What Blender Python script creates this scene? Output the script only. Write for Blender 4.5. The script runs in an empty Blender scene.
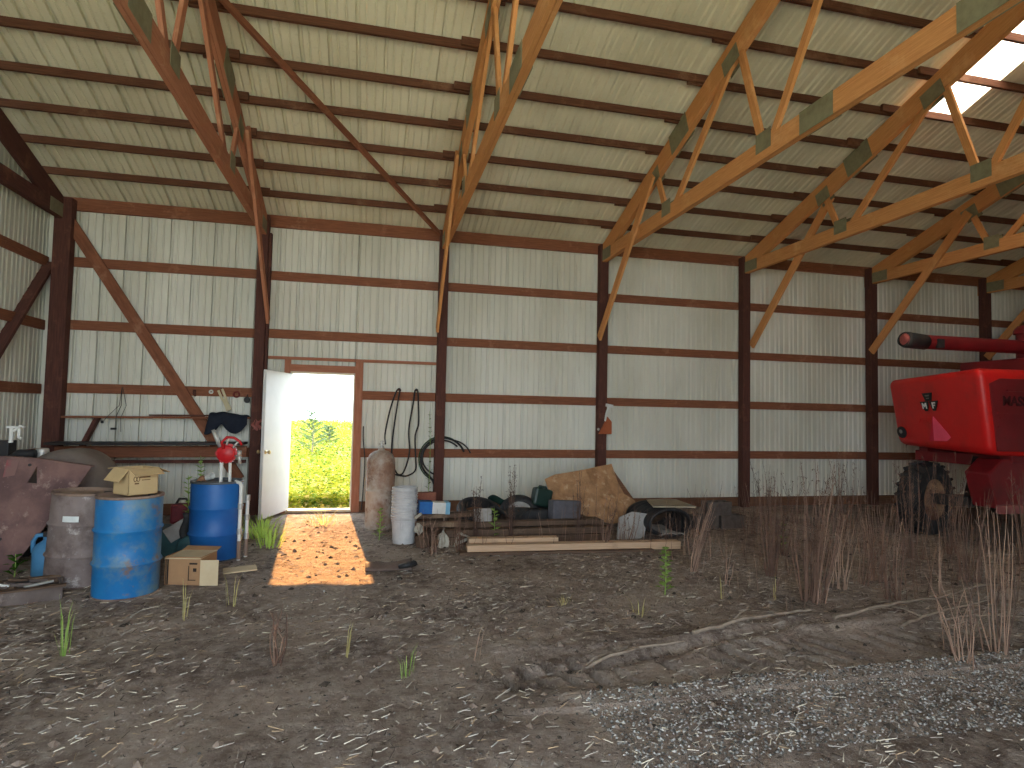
import bpy, math, random
from mathutils import Vector, Matrix, Euler, noise
R = math.radians
rnd = random.Random(7)
scene = bpy.context.scene
COL = scene.collection

# ------------------------------------------------------------------ mesh builder
class MB:
    def __init__(s):
        s.v = []; s.f = []; s.uv = []; s.m = []; s.mi = 0
    def face(s, idx, uvs=None):
        s.f.append(tuple(idx)); s.m.append(s.mi)
        s.uv.extend(uvs if uvs else [(0.0, 0.0)] * len(idx))
    def add(s, pts):
        b = len(s.v); s.v.extend([tuple(p) for p in pts]); return b
    def hexa(s, P, length=1.0, wid=.1):
        # P: 8 corners, 0-3 the start ring, 4-7 the end ring
        b = s.add(P); u0 = rnd.uniform(0, 50); v0 = rnd.uniform(0, 50)
        for k in range(4):
            k2 = (k + 1) % 4
            vv = v0 + k * wid
            s.face((b + k, b + k2, b + 4 + k2, b + 4 + k), [(u0, vv), (u0, vv + wid), (u0 + length, vv + wid), (u0 + length, vv)])
        s.face((b + 3, b + 2, b + 1, b), [(u0, v0), (u0 + wid, v0), (u0 + wid, v0 + wid), (u0, v0 + wid)])
        s.face((b + 4, b + 5, b + 6, b + 7), [(u0, v0), (u0 + wid, v0), (u0 + wid, v0 + wid), (u0, v0 + wid)])
    def beam(s, p0, p1, w, h, up=(0, 0, 1), off=(0, 0, 0)):
        p0 = Vector(p0) + Vector(off); p1 = Vector(p1) + Vector(off)
        d = (p1 - p0); L = d.length; d.normalize()
        up = Vector(up)
        if abs(d.dot(up)) > .999: up = Vector((0, 1, 0))
        x = d.cross(up).normalized(); z = x.cross(d).normalized()
        P = []
        for p in (p0, p1):
            for a, c in ((-1, -1), (1, -1), (1, 1), (-1, 1)):
                P.append(p + x * (a * w / 2) + z * (c * h / 2))
        s.hexa([P[0], P[3], P[2], P[1], P[4], P[7], P[6], P[5]], L, h)
    def box(s, c, size, rot=(0, 0, 0)):
        M = Euler(rot).to_matrix(); c = Vector(c); hx, hy, hz = [a / 2 for a in size]
        ax = max(range(3), key=lambda i: size[i])
        e = [Vector((hx, 0, 0)), Vector((0, hy, 0)), Vector((0, 0, hz))]
        d = e[ax]; a = e[(ax + 1) % 3]; b = e[(ax + 2) % 3]
        P = [M @ (-d - a - b), M @ (-d - a + b), M @ (-d + a + b), M @ (-d + a - b),
             M @ (d - a - b), M @ (d - a + b), M @ (d + a + b), M @ (d + a - b)]
        s.hexa([c + p for p in P], 2 * d.length, 2 * max(a.length, b.length))
    def tube(s, pts, r, n=8, cap=True, closed=False):
        pts = [Vector(p) for p in pts]; N = len(pts)
        rs = r if isinstance(r, (list, tuple)) else [r] * N
        t0 = (pts[1] - pts[0]).normalized()
        ref = Vector((0, 0, 1)) if abs(t0.z) < .9 else Vector((1, 0, 0))
        x = t0.cross(ref).normalized(); rings = []; L = 0
        for i, p in enumerate(pts):
            if closed: t = (pts[(i + 1) % N] - pts[i - 1]).normalized()
            else: t = (pts[min(i + 1, N - 1)] - pts[max(i - 1, 0)]).normalized()
            x = (x - t * x.dot(t))
            x = x.normalized() if x.length > 1e-6 else t.orthogonal().normalized()
            y = t.cross(x)
            if i: L += (p - pts[i - 1]).length
            rings.append((s.add([p + (x * math.cos(2 * math.pi * k / n) + y * math.sin(2 * math.pi * k / n)) * rs[i] for k in range(n)]), L))
        for i in range(N if closed else N - 1):
            a, la = rings[i]; b, lb = rings[(i + 1) % N]
            for k in range(n):
                k2 = (k + 1) % n; w = .05
                s.face((a + k, a + k2, b + k2, b + k), [(la, k * w), (la, (k + 1) * w), (lb, (k + 1) * w), (lb, k * w)])
        if cap and not closed:
            s.face([rings[0][0] + k for k in range(n)][::-1]); s.face([rings[-1][0] + k for k in range(n)])
    def lathe(s, prof, n=24, c=(0, 0, 0), M=None, capb=False, capt=False):
        # prof: (radius, z) list
        c = Vector(c); rings = []
        for r, z in prof:
            pts = [Vector((r * math.cos(2 * math.pi * k / n), r * math.sin(2 * math.pi * k / n), z)) for k in range(n)]
            if M: pts = [M @ p for p in pts]
            rings.append(s.add([c + p for p in pts]))
        for i in range(len(prof) - 1):
            a, b = rings[i], rings[i + 1]
            for k in range(n):
                k2 = (k + 1) % n
                s.face((a + k, a + k2, b + k2, b + k))
        if capb: s.face([rings[0] + k for k in range(n)][::-1])
        if capt: s.face([rings[-1] + k for k in range(n)])
    def prism(s, poly, t, M=None):
        # poly in local xy, extruded from z=0 to z=t
        n = len(poly); P = [Vector((x, y, 0)) for x, y in poly] + [Vector((x, y, t)) for x, y in poly]
        if M: P = [M @ p for p in P]
        b = s.add(P)
        s.face([b + k for k in range(n)][::-1], [poly[k] for k in range(n)][::-1]); s.face([b + n + k for k in range(n)], list(poly))
        for k in range(n):
            k2 = (k + 1) % n; s.face((b + k, b + k2, b + n + k2, b + n + k))
    def grid(s, nx, ny, fn, thick=0):
        b = s.add([fn(i / (nx - 1), j / (ny - 1)) for j in range(ny) for i in range(nx)])
        for j in range(ny - 1):
            for i in range(nx - 1):
                a = b + j * nx + i
                s.face((a, a + 1, a + nx + 1, a + nx), [(i / nx, j / ny), ((i + 1) / nx, j / ny), ((i + 1) / nx, (j + 1) / ny), (i / nx, (j + 1) / ny)])
    def build(s, name, mat, parent=None, smooth=False, bevel=0, world=True, solid=0, sub=0, loc=None, rot=None, ang=None, off=0):
        me = bpy.data.meshes.new(name)
        o = bpy.data.objects.new(name, me)
        V = s.v
        if parent is not None and world:
            b = Vector(parent['_o']) if '_o' in parent else Vector((0, 0, 0))
            V = [(x - b.x, y - b.y, z - b.z) for x, y, z in V]
        me.from_pydata(V, [], s.f)
        uvl = me.uv_layers.new(name='UVMap')
        flat = [c for p in s.uv for c in p]
        uvl.data.foreach_set('uv', flat)
        mats = mat if isinstance(mat, (list, tuple)) else [mat]
        for m in mats: me.materials.append(m)
        if len(mats) > 1: me.polygons.foreach_set('material_index', s.m)
        if smooth: me.polygons.foreach_set('use_smooth', [True] * len(me.polygons))
        me.validate(); me.update()
        COL.objects.link(o)
        if parent is not None:
            o.parent = parent
            if '_o' in parent: o['_o'] = parent['_o']
        if loc: o.location = loc
        if rot: o.rotation_euler = rot
        if smooth and ang:
            me.polygons.foreach_set('use_smooth', [True] * len(me.polygons))
            e = o.modifiers.new('es', 'EDGE_SPLIT'); e.split_angle = R(ang)
        if solid:
            m = o.modifiers.new('so', 'SOLIDIFY'); m.thickness = solid; m.offset = off
        if bevel:
            m = o.modifiers.new('bv', 'BEVEL'); m.width = bevel; m.segments = 2; m.limit_method = 'ANGLE'
        if sub:
            m = o.modifiers.new('su', 'SUBSURF'); m.levels = sub; m.render_levels = sub
        return o

def empty(name, loc, label=None, cat=None, group=None, kind=None, rot=None):
    o = bpy.data.objects.new(name, None); COL.objects.link(o); o.empty_display_size = .1
    o.location = loc; o['_o'] = tuple(loc)
    if rot: o.rotation_euler = rot; o['_o'] = (0.0, 0.0, 0.0)
    return tag(o, label, cat, group, kind)
def tag(o, label=None, cat=None, group=None, kind=None):
    if label: o['label'] = label
    if cat: o['category'] = cat
    if group: o['group'] = group
    if kind: o['kind'] = kind
    return o

# ------------------------------------------------------------------ materials
def mat(name, c1, c2=None, scale=4, rough=.8, metal=0, bump=0, stretch=(1, 1, 1), coord='Object', c3=None, s3=1.5, t3=(.5, .6), spec=.3,
        detail=6, bscale=None, trans=0, mixlo=.35, mixhi=.65):
    m = bpy.data.materials.new(name); m.use_nodes = True
    nt = m.node_tree; N = nt.nodes; L = nt.links
    b = N['Principled BSDF']
    b.inputs['Roughness'].default_value = rough; b.inputs['Metallic'].default_value = metal
    b.inputs['Specular IOR Level'].default_value = spec
    if trans: b.inputs['Transmission Weight'].default_value = trans
    if not c2:
        b.inputs['Base Color'].default_value = (*c1, 1)
        if not bump: return m
    tc = N.new('ShaderNodeTexCoord'); mp = N.new('ShaderNodeMapping'); mp.inputs['Scale'].default_value = stretch
    L.new(tc.outputs[coord], mp.inputs['Vector'])
    nz = N.new('ShaderNodeTexNoise'); nz.inputs['Scale'].default_value = scale; nz.inputs['Detail'].default_value = detail
    nz.inputs['Roughness'].default_value = .65
    L.new(mp.outputs[0], nz.inputs['Vector'])
    if c2:
        mr = N.new('ShaderNodeMapRange'); mr.inputs[1].default_value = mixlo; mr.inputs[2].default_value = mixhi
        L.new(nz.outputs[0], mr.inputs[0])
        mx = N.new('ShaderNodeMix'); mx.data_type = 'RGBA'
        mx.inputs[6].default_value = (*c1, 1); mx.inputs[7].default_value = (*c2, 1)
        L.new(mr.outputs[0], mx.inputs[0]); out = mx.outputs[2]
        if c3:
            n3 = N.new('ShaderNodeTexNoise'); n3.inputs['Scale'].default_value = s3; n3.inputs['Detail'].default_value = 8
            n3.inputs['Roughness'].default_value = .7
            L.new(tc.outputs['Object'], n3.inputs['Vector'])
            m3 = N.new('ShaderNodeMapRange'); m3.inputs[1].default_value = t3[0]; m3.inputs[2].default_value = t3[1]
            L.new(n3.outputs[0], m3.inputs[0])
            x3 = N.new('ShaderNodeMix'); x3.data_type = 'RGBA'; x3.inputs[7].default_value = (*c3, 1)
            L.new(m3.outputs[0], x3.inputs[0]); L.new(out, x3.inputs[6]); out = x3.outputs[2]
        L.new(out, b.inputs['Base Color'])
    if bump:
        bp = N.new('ShaderNodeBump'); bp.inputs['Strength'].default_value = bump; bp.inputs['Distance'].default_value = .02
        src = nz
        if bscale:
            src = N.new('ShaderNodeTexNoise'); src.inputs['Scale'].default_value = bscale; src.inputs['Detail'].default_value = 6
            L.new(mp.outputs[0], src.inputs['Vector'])
        L.new(src.outputs[0], bp.inputs['Height']); L.new(bp.outputs[0], b.inputs['Normal'])
    return m

def wood(name, c1, c2, c3=None, t3=(.55, .7), rough=.85):
    return mat(name, c1, c2, scale=6, rough=rough, bump=.25, stretch=(.6, 14, 1), coord='UV', c3=c3, s3=2.2, t3=t3, spec=.15, mixlo=.3, mixhi=.7)

M = {}
M['girt'] = wood('girt_wood', (.31, .125, .07), (.16, .062, .036), (.40, .20, .125))
M['purlin'] = wood('purlin_wood', (.17, .075, .045), (.08, .035, .022), (.24, .13, .08))
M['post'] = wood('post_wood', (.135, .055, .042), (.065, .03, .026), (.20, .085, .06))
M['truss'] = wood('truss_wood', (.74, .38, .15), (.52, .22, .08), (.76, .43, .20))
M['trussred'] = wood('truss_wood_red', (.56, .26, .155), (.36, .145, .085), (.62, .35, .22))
M['jamb'] = wood('jamb_wood', (.42, .19, .12), (.29, .11, .065))
M['plank'] = wood('plank_wood', (.54, .38, .26), (.40, .26, .165), (.30, .20, .14), (.58, .7))
M['oldwood'] = wood('old_wood', (.14, .09, .062), (.065, .042, .032), (.26, .18, .12))
M['greyboard'] = mat('grey_board', (.36, .35, .34), (.25, .235, .22), scale=6, rough=.9, bump=.2)
M['gusset'] = mat('gusset_steel', (.27, .265, .165), (.20, .18, .11), scale=9, rough=.6, metal=.1)
M['skirt'] = wood('skirt_wood', (.24, .12, .07), (.12, .06, .038))
M['white_panel'] = None
M['black'] = mat('black_rubber', (.016, .016, .018), (.03, .03, .032), scale=12, rough=.6, bump=.15)
M['darkmetal'] = mat('dark_metal', (.035, .037, .042), (.06, .05, .045), scale=8, rough=.6, metal=.4)
M['steel'] = mat('pale_steel', (.55, .55, .53), (.38, .36, .33), scale=8, rough=.5, metal=.5)
M['whiteplastic'] = mat('white_plastic', (.72, .72, .70), (.60, .60, .57), scale=7, rough=.5)
M['card'] = mat('cardboard', (.56, .41, .22), (.50, .36, .19), scale=5, rough=.9)
M['cardshaded'] = mat('cardboard_shaded', (.36, .205, .105), (.30, .17, .09), scale=5, rough=.9)  # cardboard darkened to paint in the shadow on the ground box
M['cardlit'] = mat('cardboard_lit', (.58, .47, .31), (.5, .39, .25), scale=5, rough=.9)  # lighter cardboard, lit look painted into the flaps; reused on the scrap
M['ink'] = mat('black_ink', (.03, .022, .018), rough=.9)
M['brownink'] = mat('brown_ink', (.16, .09, .04), rough=.9)

def panel_mat(ca=(.56, .555, .475), cb=(.73, .73, .665), nm='painted_steel_sheet'):
    m = bpy.data.materials.new(nm); m.use_nodes = True
    nt = m.node_tree; N = nt.nodes; L = nt.links; b = N['Principled BSDF']
    b.inputs['Roughness'].default_value = .55; b.inputs['Specular IOR Level'].default_value = .25
    tc = N.new('ShaderNodeTexCoord')
    n1 = N.new('ShaderNodeTexNoise'); n1.inputs['Scale'].default_value = .9; n1.inputs['Detail'].default_value = 8
    mp = N.new('ShaderNodeMapping'); mp.inputs['Scale'].default_value = (1, 1, .35)
    L.new(tc.outputs['Object'], mp.inputs[0]); L.new(mp.outputs[0], n1.inputs['Vector'])
    cr = N.new('ShaderNodeValToRGB'); e = cr.color_ramp.elements
    e[0].position = .32; e[0].color = (*ca, 1); e[1].position = .62; e[1].color = (*cb, 1)
    L.new(n1.outputs[0], cr.inputs[0])
    n2 = N.new('ShaderNodeTexNoise'); n2.inputs['Scale'].default_value = 26; n2.inputs['Detail'].default_value = 3
    mp2 = N.new('ShaderNodeMapping'); mp2.inputs['Scale'].default_value = (1, 1, .12)
    L.new(tc.outputs['Object'], mp2.inputs[0]); L.new(mp2.outputs[0], n2.inputs['Vector'])
    mr = N.new('ShaderNodeMapRange'); mr.inputs[1].default_value = .6; mr.inputs[2].default_value = .85; mr.inputs[4].default_value = .35
    L.new(n2.outputs[0], mr.inputs[0])
    mx = N.new('ShaderNodeMix'); mx.data_type = 'RGBA'; mx.inputs[7].default_value = (.38, .34, .25, 1)
    L.new(mr.outputs[0], mx.inputs[0]); L.new(cr.outputs[0], mx.inputs[6]); L.new(mx.outputs[2], b.inputs['Base Color'])
    return m
M['panel'] = panel_mat()
M['roof'] = panel_mat((.66, .64, .50), (.80, .785, .64), 'cream_roof_sheet')

# ------------------------------------------------------------------ the building
X0, S, NB = -4.55, 2.772, 7
XE = X0 + NB * S + .15            # right end
XL = -4.64                        # left wall sheet
YB, YF = .04, -12.25              # back and front sheet planes
RIDGE = -6.1
def roof_z(y): return 4.61 - y / 3 if y > RIDGE else 4.61 - RIDGE / 3 - (RIDGE - y) / 3
def ribs(u0, u1):
    pts = [(u0, 0)]
    k = math.floor(u0 / .3048)
    while k * .3048 < u1:
        b = k * .3048
        for o, d in ((0, 0), (.001, .055), (.014, .055), (.018, .024), (.034, .022), (.054, 0), (.098, 0), (.101, .016), (.112, .018), (.132, 0), (.198, 0), (.201, .016), (.212, .018), (.232, 0)):
            if u0 < b + o < u1: pts.append((b + o, d))
        k += 1
    pts.append((u1, 0)); return pts
def sheet(mb, u0, u1, fn, segs=1):
    # fn(u, d, t) -> point ; t in 0..1 runs along the rib
    P = ribs(u0, u1)
    prev = None
    for u, d in P:
        b = mb.add([fn(u, d, j / segs) for j in range(segs + 1)])
        if prev is not None:
            for j in range(segs): mb.face((prev + j, b + j, b + j + 1, prev + j + 1))
        prev = b
DX0, DX1, DZ = -1.25, -.28, 2.18

# back wall with its door hole
mb = MB()
def bw(z0, z1): return lambda u, d, t: (u, YB + d, z0 + (z1 - z0) * t)
sheet(mb, XL, DX0, bw(.1, 4.72)); sheet(mb, DX0, DX1, bw(DZ, 4.72)); sheet(mb, DX1, XE, bw(.1, 4.72))
wall_back = tag(mb.build('wall_back', M['panel'], solid=.002, off=1), kind='structure', label='white ribbed steel back wall of the shed')
GZ = [.9956, 1.9096, 2.8236, 3.7376]
for i in range(NB):
    a = X0 + i * S; b = a + S
    for k, z in enumerate(GZ):
        spans = [(a, b)]
        if i == 1 and k < 2: spans = [(a, -1.50)] if False else [(DX1 + .0, b)]
        for u, v in spans:
            m = MB(); j = rnd.uniform(-.006, .006)
            m.beam((u, .019, z - .07 + j), (v, .019, z - .07 + j), .038, .14); m.build('girt', M['girt'], wall_back, bevel=.003)
    m = MB(); m.beam((a, .015, 4.515), (b, .015, 4.515), .045, .19); m.build('eave_girt', M['girt'], wall_back, bevel=.003)
    if i != 1:
        m = MB(); m.beam((a, .015, .06), (b, .015, .06), .045, .2); m.build('skirt_board', M['skirt'], wall_back)
m = MB(); m.beam((X0 + S, -.0, 2.385), (X0 + 2 * S, -.0, 2.385), .04, .045); m.build('header_strip', M['jamb'], wall_back)
m = MB(); m.beam((DX1 + .1, .015, .06), (X0 + 2 * S, .015, .06), .045, .2); m.build('skirt_board', M['skirt'], wall_back)
m = MB(); m.beam((X0 + S, .015, .06), (DX0 - .05, .015, .06), .045, .2); m.build('skirt_board', M['skirt'], wall_back)

# left gable wall
mb = MB()
def lw(u, d, t): return (XL - d, -u, .1 + (roof_z(-u) - .05 - .1) * t)
sheet(mb, -.04, 12.25, lw)
wall_left = tag(mb.build('wall_left', M['panel'], solid=.002, off=-1), kind='structure', label='grey ribbed steel gable wall in shade')
for z in GZ:
    m = MB(); m.beam((-4.62, .0, z - .1), (-4.62, -12.1, z - .1), .038, .14); m.build('girt', M['girt'], wall_left, bevel=.003)
m = MB(); m.beam((-4.62, .0, .06), (-4.62, -12.1, .06), .045, .2); m.build('skirt_board', M['skirt'], wall_left)
# right gable wall
mb = MB()
def rw(u, d, t): return (XE + d, -u, .1 + (roof_z(-u) - .05 - .1) * t)
sheet(mb, -.04, 12.25, rw)
wall_right = tag(mb.build('wall_right', M['panel'], solid=.002, off=1), kind='structure', label='ribbed steel wall at the far end')
for z in GZ:
    m = MB(); m.beam((XE - .02, .0, z - .1), (XE - .02, -12.1, z - .1), .038, .14); m.build('girt', M['girt'], wall_right)
# front wall: open from OX0 to OX1
OX0, OX1, OZ = -3.5, 2.6, 4.5
mb = MB()
def fwf(z0, z1): return lambda u, d, t: (u, YF - d, z0 + (z1 - z0) * t)
sheet(mb, XL, OX0, fwf(.05, 4.6)); sheet(mb, OX0, OX1, fwf(OZ, 4.6)); sheet(mb, OX1, XE, fwf(.05, 4.6))
wall_front = tag(mb.build('wall_front', M['panel'], solid=.002, off=-1), kind='structure', label='ribbed steel front wall behind the viewer')
for z in GZ:
    m = MB(); m.beam((OX1 + .2, YF + .03, z - .07), (XE, YF + .03, z - .07), .038, .14); m.build('girt', M['girt'], wall_front)

# roof
SKX0, SKX1, SKY = 6.69, 7.62, -3.42
mb = MB()
def rf(y0, y1): return lambda u, d, t: (u, y0 + (y1 - y0) * t, roof_z(y0 + (y1 - y0) * t) + d)
sheet(mb, XL - .12, SKX0, rf(.25, RIDGE), 6); sheet(mb, SKX0, SKX1, rf(.25, SKY), 4); sheet(mb, SKX1, XE + .12, rf(.25, RIDGE), 6)
sheet(mb, XL - .12, XE + .12, rf(RIDGE, -12.6), 6)
ceiling = tag(mb.build('ceiling', M['roof'], solid=.002, off=1), kind='structure', label='pale ribbed steel roof underside')
sk = bpy.data.materials.new('skylight_sheet'); sk.use_nodes = True
nt = sk.node_tree; nt.nodes.clear()
o_ = nt.nodes.new('ShaderNodeOutputMaterial'); t_ = nt.nodes.new('ShaderNodeBsdfTranslucent'); t_.inputs[0].default_value = (.85, .8, .6, 1)
d_ = nt.nodes.new('ShaderNodeBsdfTransparent'); x_ = nt.nodes.new('ShaderNodeMixShader'); x_.inputs[0].default_value = .45
nt.links.new(t_.outputs[0], x_.inputs[1]); nt.links.new(d_.outputs[0], x_.inputs[2]); nt.links.new(x_.outputs[0], o_.inputs[0])
mb = MB(); sheet(mb, SKX0, SKX1, rf(SKY, RIDGE), 4)
tag(mb.build('skylight_panel', sk, ceiling, world=False), label='bright translucent skylight panel')
PY = [-.59, -1.16, -1.71, -2.26, -2.82, -3.40, -3.96, -4.52, -5.08, -5.62, -6.02]
for y in PY + [2 * RIDGE - q for q in PY]:
    m = MB()
    for i in range(NB):
        j = .022 if i % 2 else -.022
        z = roof_z(y + j) - .049
        m.beam((X0 + i * S - .16, y + j, z), (X0 + (i + 1) * S + .22, y + j, z), .04, .092)
    m.build('purlin', M['purlin'], ceiling)

# posts
names = ['dark corner post where the shaded left wall meets the back wall',
         'brown wall post just left of the open white door',
         'brown wall post right of the hanging black hoses',
         'brown wall post with the orange pouch hanging on it',
         'brown wall post right of the slumped black culvert pipe',
         'brown wall post just left of the red harvester hood',
         'brown wall post behind the harvester unloading tube',
         'brown wall post at the far right end corner']
posts = []
for i in range(NB + 1):
    a = X0 + i * S; w = .15
    if i == 0: w = .22; a += .05
    t = empty('wall_post', (a + w / 2, -.08, 0), names[i], 'post', 'row of posts along the back wall')
    m = MB(); m.beam((a + w / 2, -.08, -.1), (a + w / 2, -.08, 4.56), w, .15, up=(0, 1, 0)); m.build('post_shaft', M['post'], t, bevel=.006)
    if i in (1, 5, 6):
        m = MB(); m.beam((a + w + .02, -.05, -.05), (a + w + .02, -.05, 4.3), .036, .09, up=(0, 1, 0)); m.build('nailer_board', M['post'], t, bevel=.004)
    if i in (0, 1, 2, 3, 4):
        m = MB(); m.beam((a + w / 2, -.162, 1.72), (a + w / 2, -.162, 1.80), w * .5, .012, up=(0, 1, 0))
    posts.append(t)
# front posts beside and beyond the opening
for k, x in enumerate((OX0 - .1, OX1 + .1)):
    t = empty('front_post', (x, YF + .2, 0), ['front post left of the big opening', 'front post right of the big opening'][k], 'post')
    m = MB(); m.beam((x, YF + .14, -.1), (x, YF + .14, 4.4), .15, .15, up=(0, 1, 0)); m.build('post_shaft', M['post'], t)

# trusses
tl = ['end roof truss against the shaded left wall',
      'reddish roof truss above the white door',
      'orange roof truss above the hanging black hoses, diagonal brace meeting its heel',
      'orange roof truss above the wall post with the orange pouch',
      'roof truss beside the bright skylight panel',
      'roof truss in the shade right of the skylight, above the harvester hood',
      'dim roof truss above the harvester unloading tube',
      'last roof truss at the far right end']
def rbot(y): return roof_z(y) - .092 - .285
for i in range(NB + 1):
    x = X0 + i * S + .075 + (.04 if i == 0 else 0)
    t = empty('roof_truss', (x, 0, 4.25), tl[i], 'roof truss', 'roof trusses across the shed')
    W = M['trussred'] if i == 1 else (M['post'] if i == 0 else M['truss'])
    m = MB()
    for sx in (-.021, .021): m.beam((x + sx, .05, 4.35), (x + sx, YF + .1, 4.35), .039, .205)
    m.build('bottom_chord', W, t, bevel=.004)
    for y0, y1 in ((.12, RIDGE), (YF - .15, RIDGE)):
        m = MB()
        for sx in (-.021, .021):
            zt0 = roof_z(y0) - .092 - .142; zt1 = roof_z(y1) - .092 - .142
            m.beam((x + sx, y0, zt0), (x + sx, y1, zt1), .039, .265)
        m.build('top_chord', W, t, bevel=.004)
    def web(y0, z0, y1, z1, sx, w=.1, nm='web'):
        m = MB(); m.beam((x + sx, y0, z0), (x + sx, y1, z1), .04, w, up=(0, .6, .8)); return m.build(nm, W, t, bevel=.003)
    sd = {0: .07, 1: .12, 2: -.09, 3: -.09, 4: .085, 5: -.09, 6: -.085, 7: -.08}[i]
    for mir in (0, 1):
        f = (lambda y: 2 * RIDGE - y) if mir else (lambda y: y)
        web(f(-2.42), 4.38, f(-2.13), rbot(f(-2.13)) + .05, 0, .09)
        web(f(-2.55), 4.32, f(-3.95), rbot(f(-3.95)) + .05, 0, .1)
        web(f(-4.52), 4.38, f(-4.12), rbot(f(-4.12)) + .05, 0, .09)
        web(f(-4.62), 4.36, f(-5.85), rbot(f(-5.85)) + .05, 0, .09)
        for yy, zz, ly, lz in ((-2.47, 4.45, .24, .20), (-4.57, 4.45, .24, .20), (-3.98, 0, .3, .2), (-2.12, 0, .26, .2), (-2.80, 1, .46, .30), (-5.32, 2, .42, .215), (-.3, 3, .4, .19)):
            m = MB()
            for sx in (-.0435, .0435):
                if zz in (0, 1):
                    zc = rbot(f(yy)) + (.14 if zz == 1 else .06)
                    m.box((x + sx, f(yy), zc), (.005, ly, lz), (-(math.atan(1 / 3)) * (1 if not mir else -1), 0, 0))
                else:
                    zc = {4.45: 4.43, 2: 4.35, 3: 4.36}[zz]
                    m.box((x + sx, f(yy), zc), (.005, ly, lz))
            m.build('gusset_plate', M['gusset'], t)
    if i not in (0,):
        # knee brace down to the back post
        ya, za, yb, zb = -.17, 2.92, -2.15, 5.0
        m = MB(); m.beam((x + sd, ya, za), (x + sd, yb, zb), .04, .145, up=(0, .7, .7)); m.build('knee_brace', W, t, bevel=.004)

# braces
m = MB(); m.beam((-4.40, -.045, 4.32), (-1.92, -.045, .52), .16, .038, up=(0, 1, 0))
tag(m.build('wall_brace', M['girt'], bevel=.003), 'long diagonal brown brace board crossing the wall behind the barrels', 'brace')
m = MB(); m.beam((-4.575, -.02, 3.62), (-4.575, -2.75, .28), .05, .14, up=(1, 0, 0))
tag(m.build('wall_brace', M['post'], bevel=.003), 'dark diagonal brace board on the shaded left wall', 'brace')
m = MB()
p0 = Vector((.98, -.12, roof_z(-.12) - .145)); p1 = Vector((-1.62, -3.62, roof_z(-3.62) - .15))
m.beam(p0, p1, .045, .07)
tag(m.build('roof_brace', M['girt'], bevel=.003), 'thin diagonal brown brace slung under the roof between two trusses', 'brace')

# door in the back wall
door = empty('door_1', (-1.23, 0, 0), 'white steel entry door standing open onto the yellow field', kind='structure')
m = MB()
m.beam((DX0 - .045, -.015, 0), (DX0 - .045, -.015, 2.38), .09, .05, up=(0, 1, 0)); m.build('door_stud', M['jamb'], door)
m = MB(); m.beam((DX1 + .06, -.015, 0), (DX1 + .06, -.015, 4.5 - 2.12), .12, .05, up=(0, 1, 0)); m.build('door_stud', M['jamb'], door)
m = MB(); m.beam((DX0 - .0, -.015, 2.235), (DX1 + .0, -.015, 2.235), .05, .11); m.build('door_header', M['jamb'], door)
m = MB()
m.box((DX0 + .012, .03, 1.1), (.024, .13, 2.14)); m.box((DX1 - .012, .03, 1.1), (.024, .13, 2.14)); m.box(((DX0 + DX1) / 2, .03, 2.165), (DX1 - DX0, .13, .03))
m.build('door_frame', mat('cream_paint', (.72, .66, .52), (.64, .56, .42), scale=3, rough=.5), door, bevel=.004)
m = MB(); m.box(((DX0 + DX1) / 2, .02, .035), (DX1 - DX0, .16, .035)); m.build('threshold', mat('sill_metal', (.62, .55, .40), (.5, .4, .28), scale=5, rough=.45, metal=.3), door, bevel=.003)
m = MB(); m.box(((DX0 + DX1) / 2, .0, -.03), (DX1 - DX0, .10, .12)); m.build('sill_board', M['skirt'], door)
ang = math.atan2(-.89, -.245)
pv = empty('door_leaf', (0, 0, 0)); pv.parent = door; pv['_o'] = (0.0, 0.0, 0.0)
pv.rotation_euler = (0, 0, ang); pv.location = (0.0, -.05, 0)
m = MB(); m.box((.455, 0, 1.1), (.91, .044, 2.08))
dm = mat('white_door_paint', (.60, .61, .61), (.54, .55, .55), scale=2, rough=.4)
m.build('door_slab', dm, pv, world=False, bevel=.004)
m = MB()
for s in (-1, 1):
    m.lathe([(.030, 0), (.030, .008), (.011, .012), (.011, .04)], 12, (.85, s * .022, .99), Matrix.Rotation(-s * math.pi / 2, 3, 'X'))
    m.lathe([(.011, 0), (.026, .008), (.030, .022), (.022, .034), (.0, .038)], 12, (.85, s * .060, .99), Matrix.Rotation(-s * math.pi / 2, 3, 'X'))
m.build('door_knob', mat('brass', (.62, .50, .26), rough=.3, metal=.9), pv, world=False, smooth=True)

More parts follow.
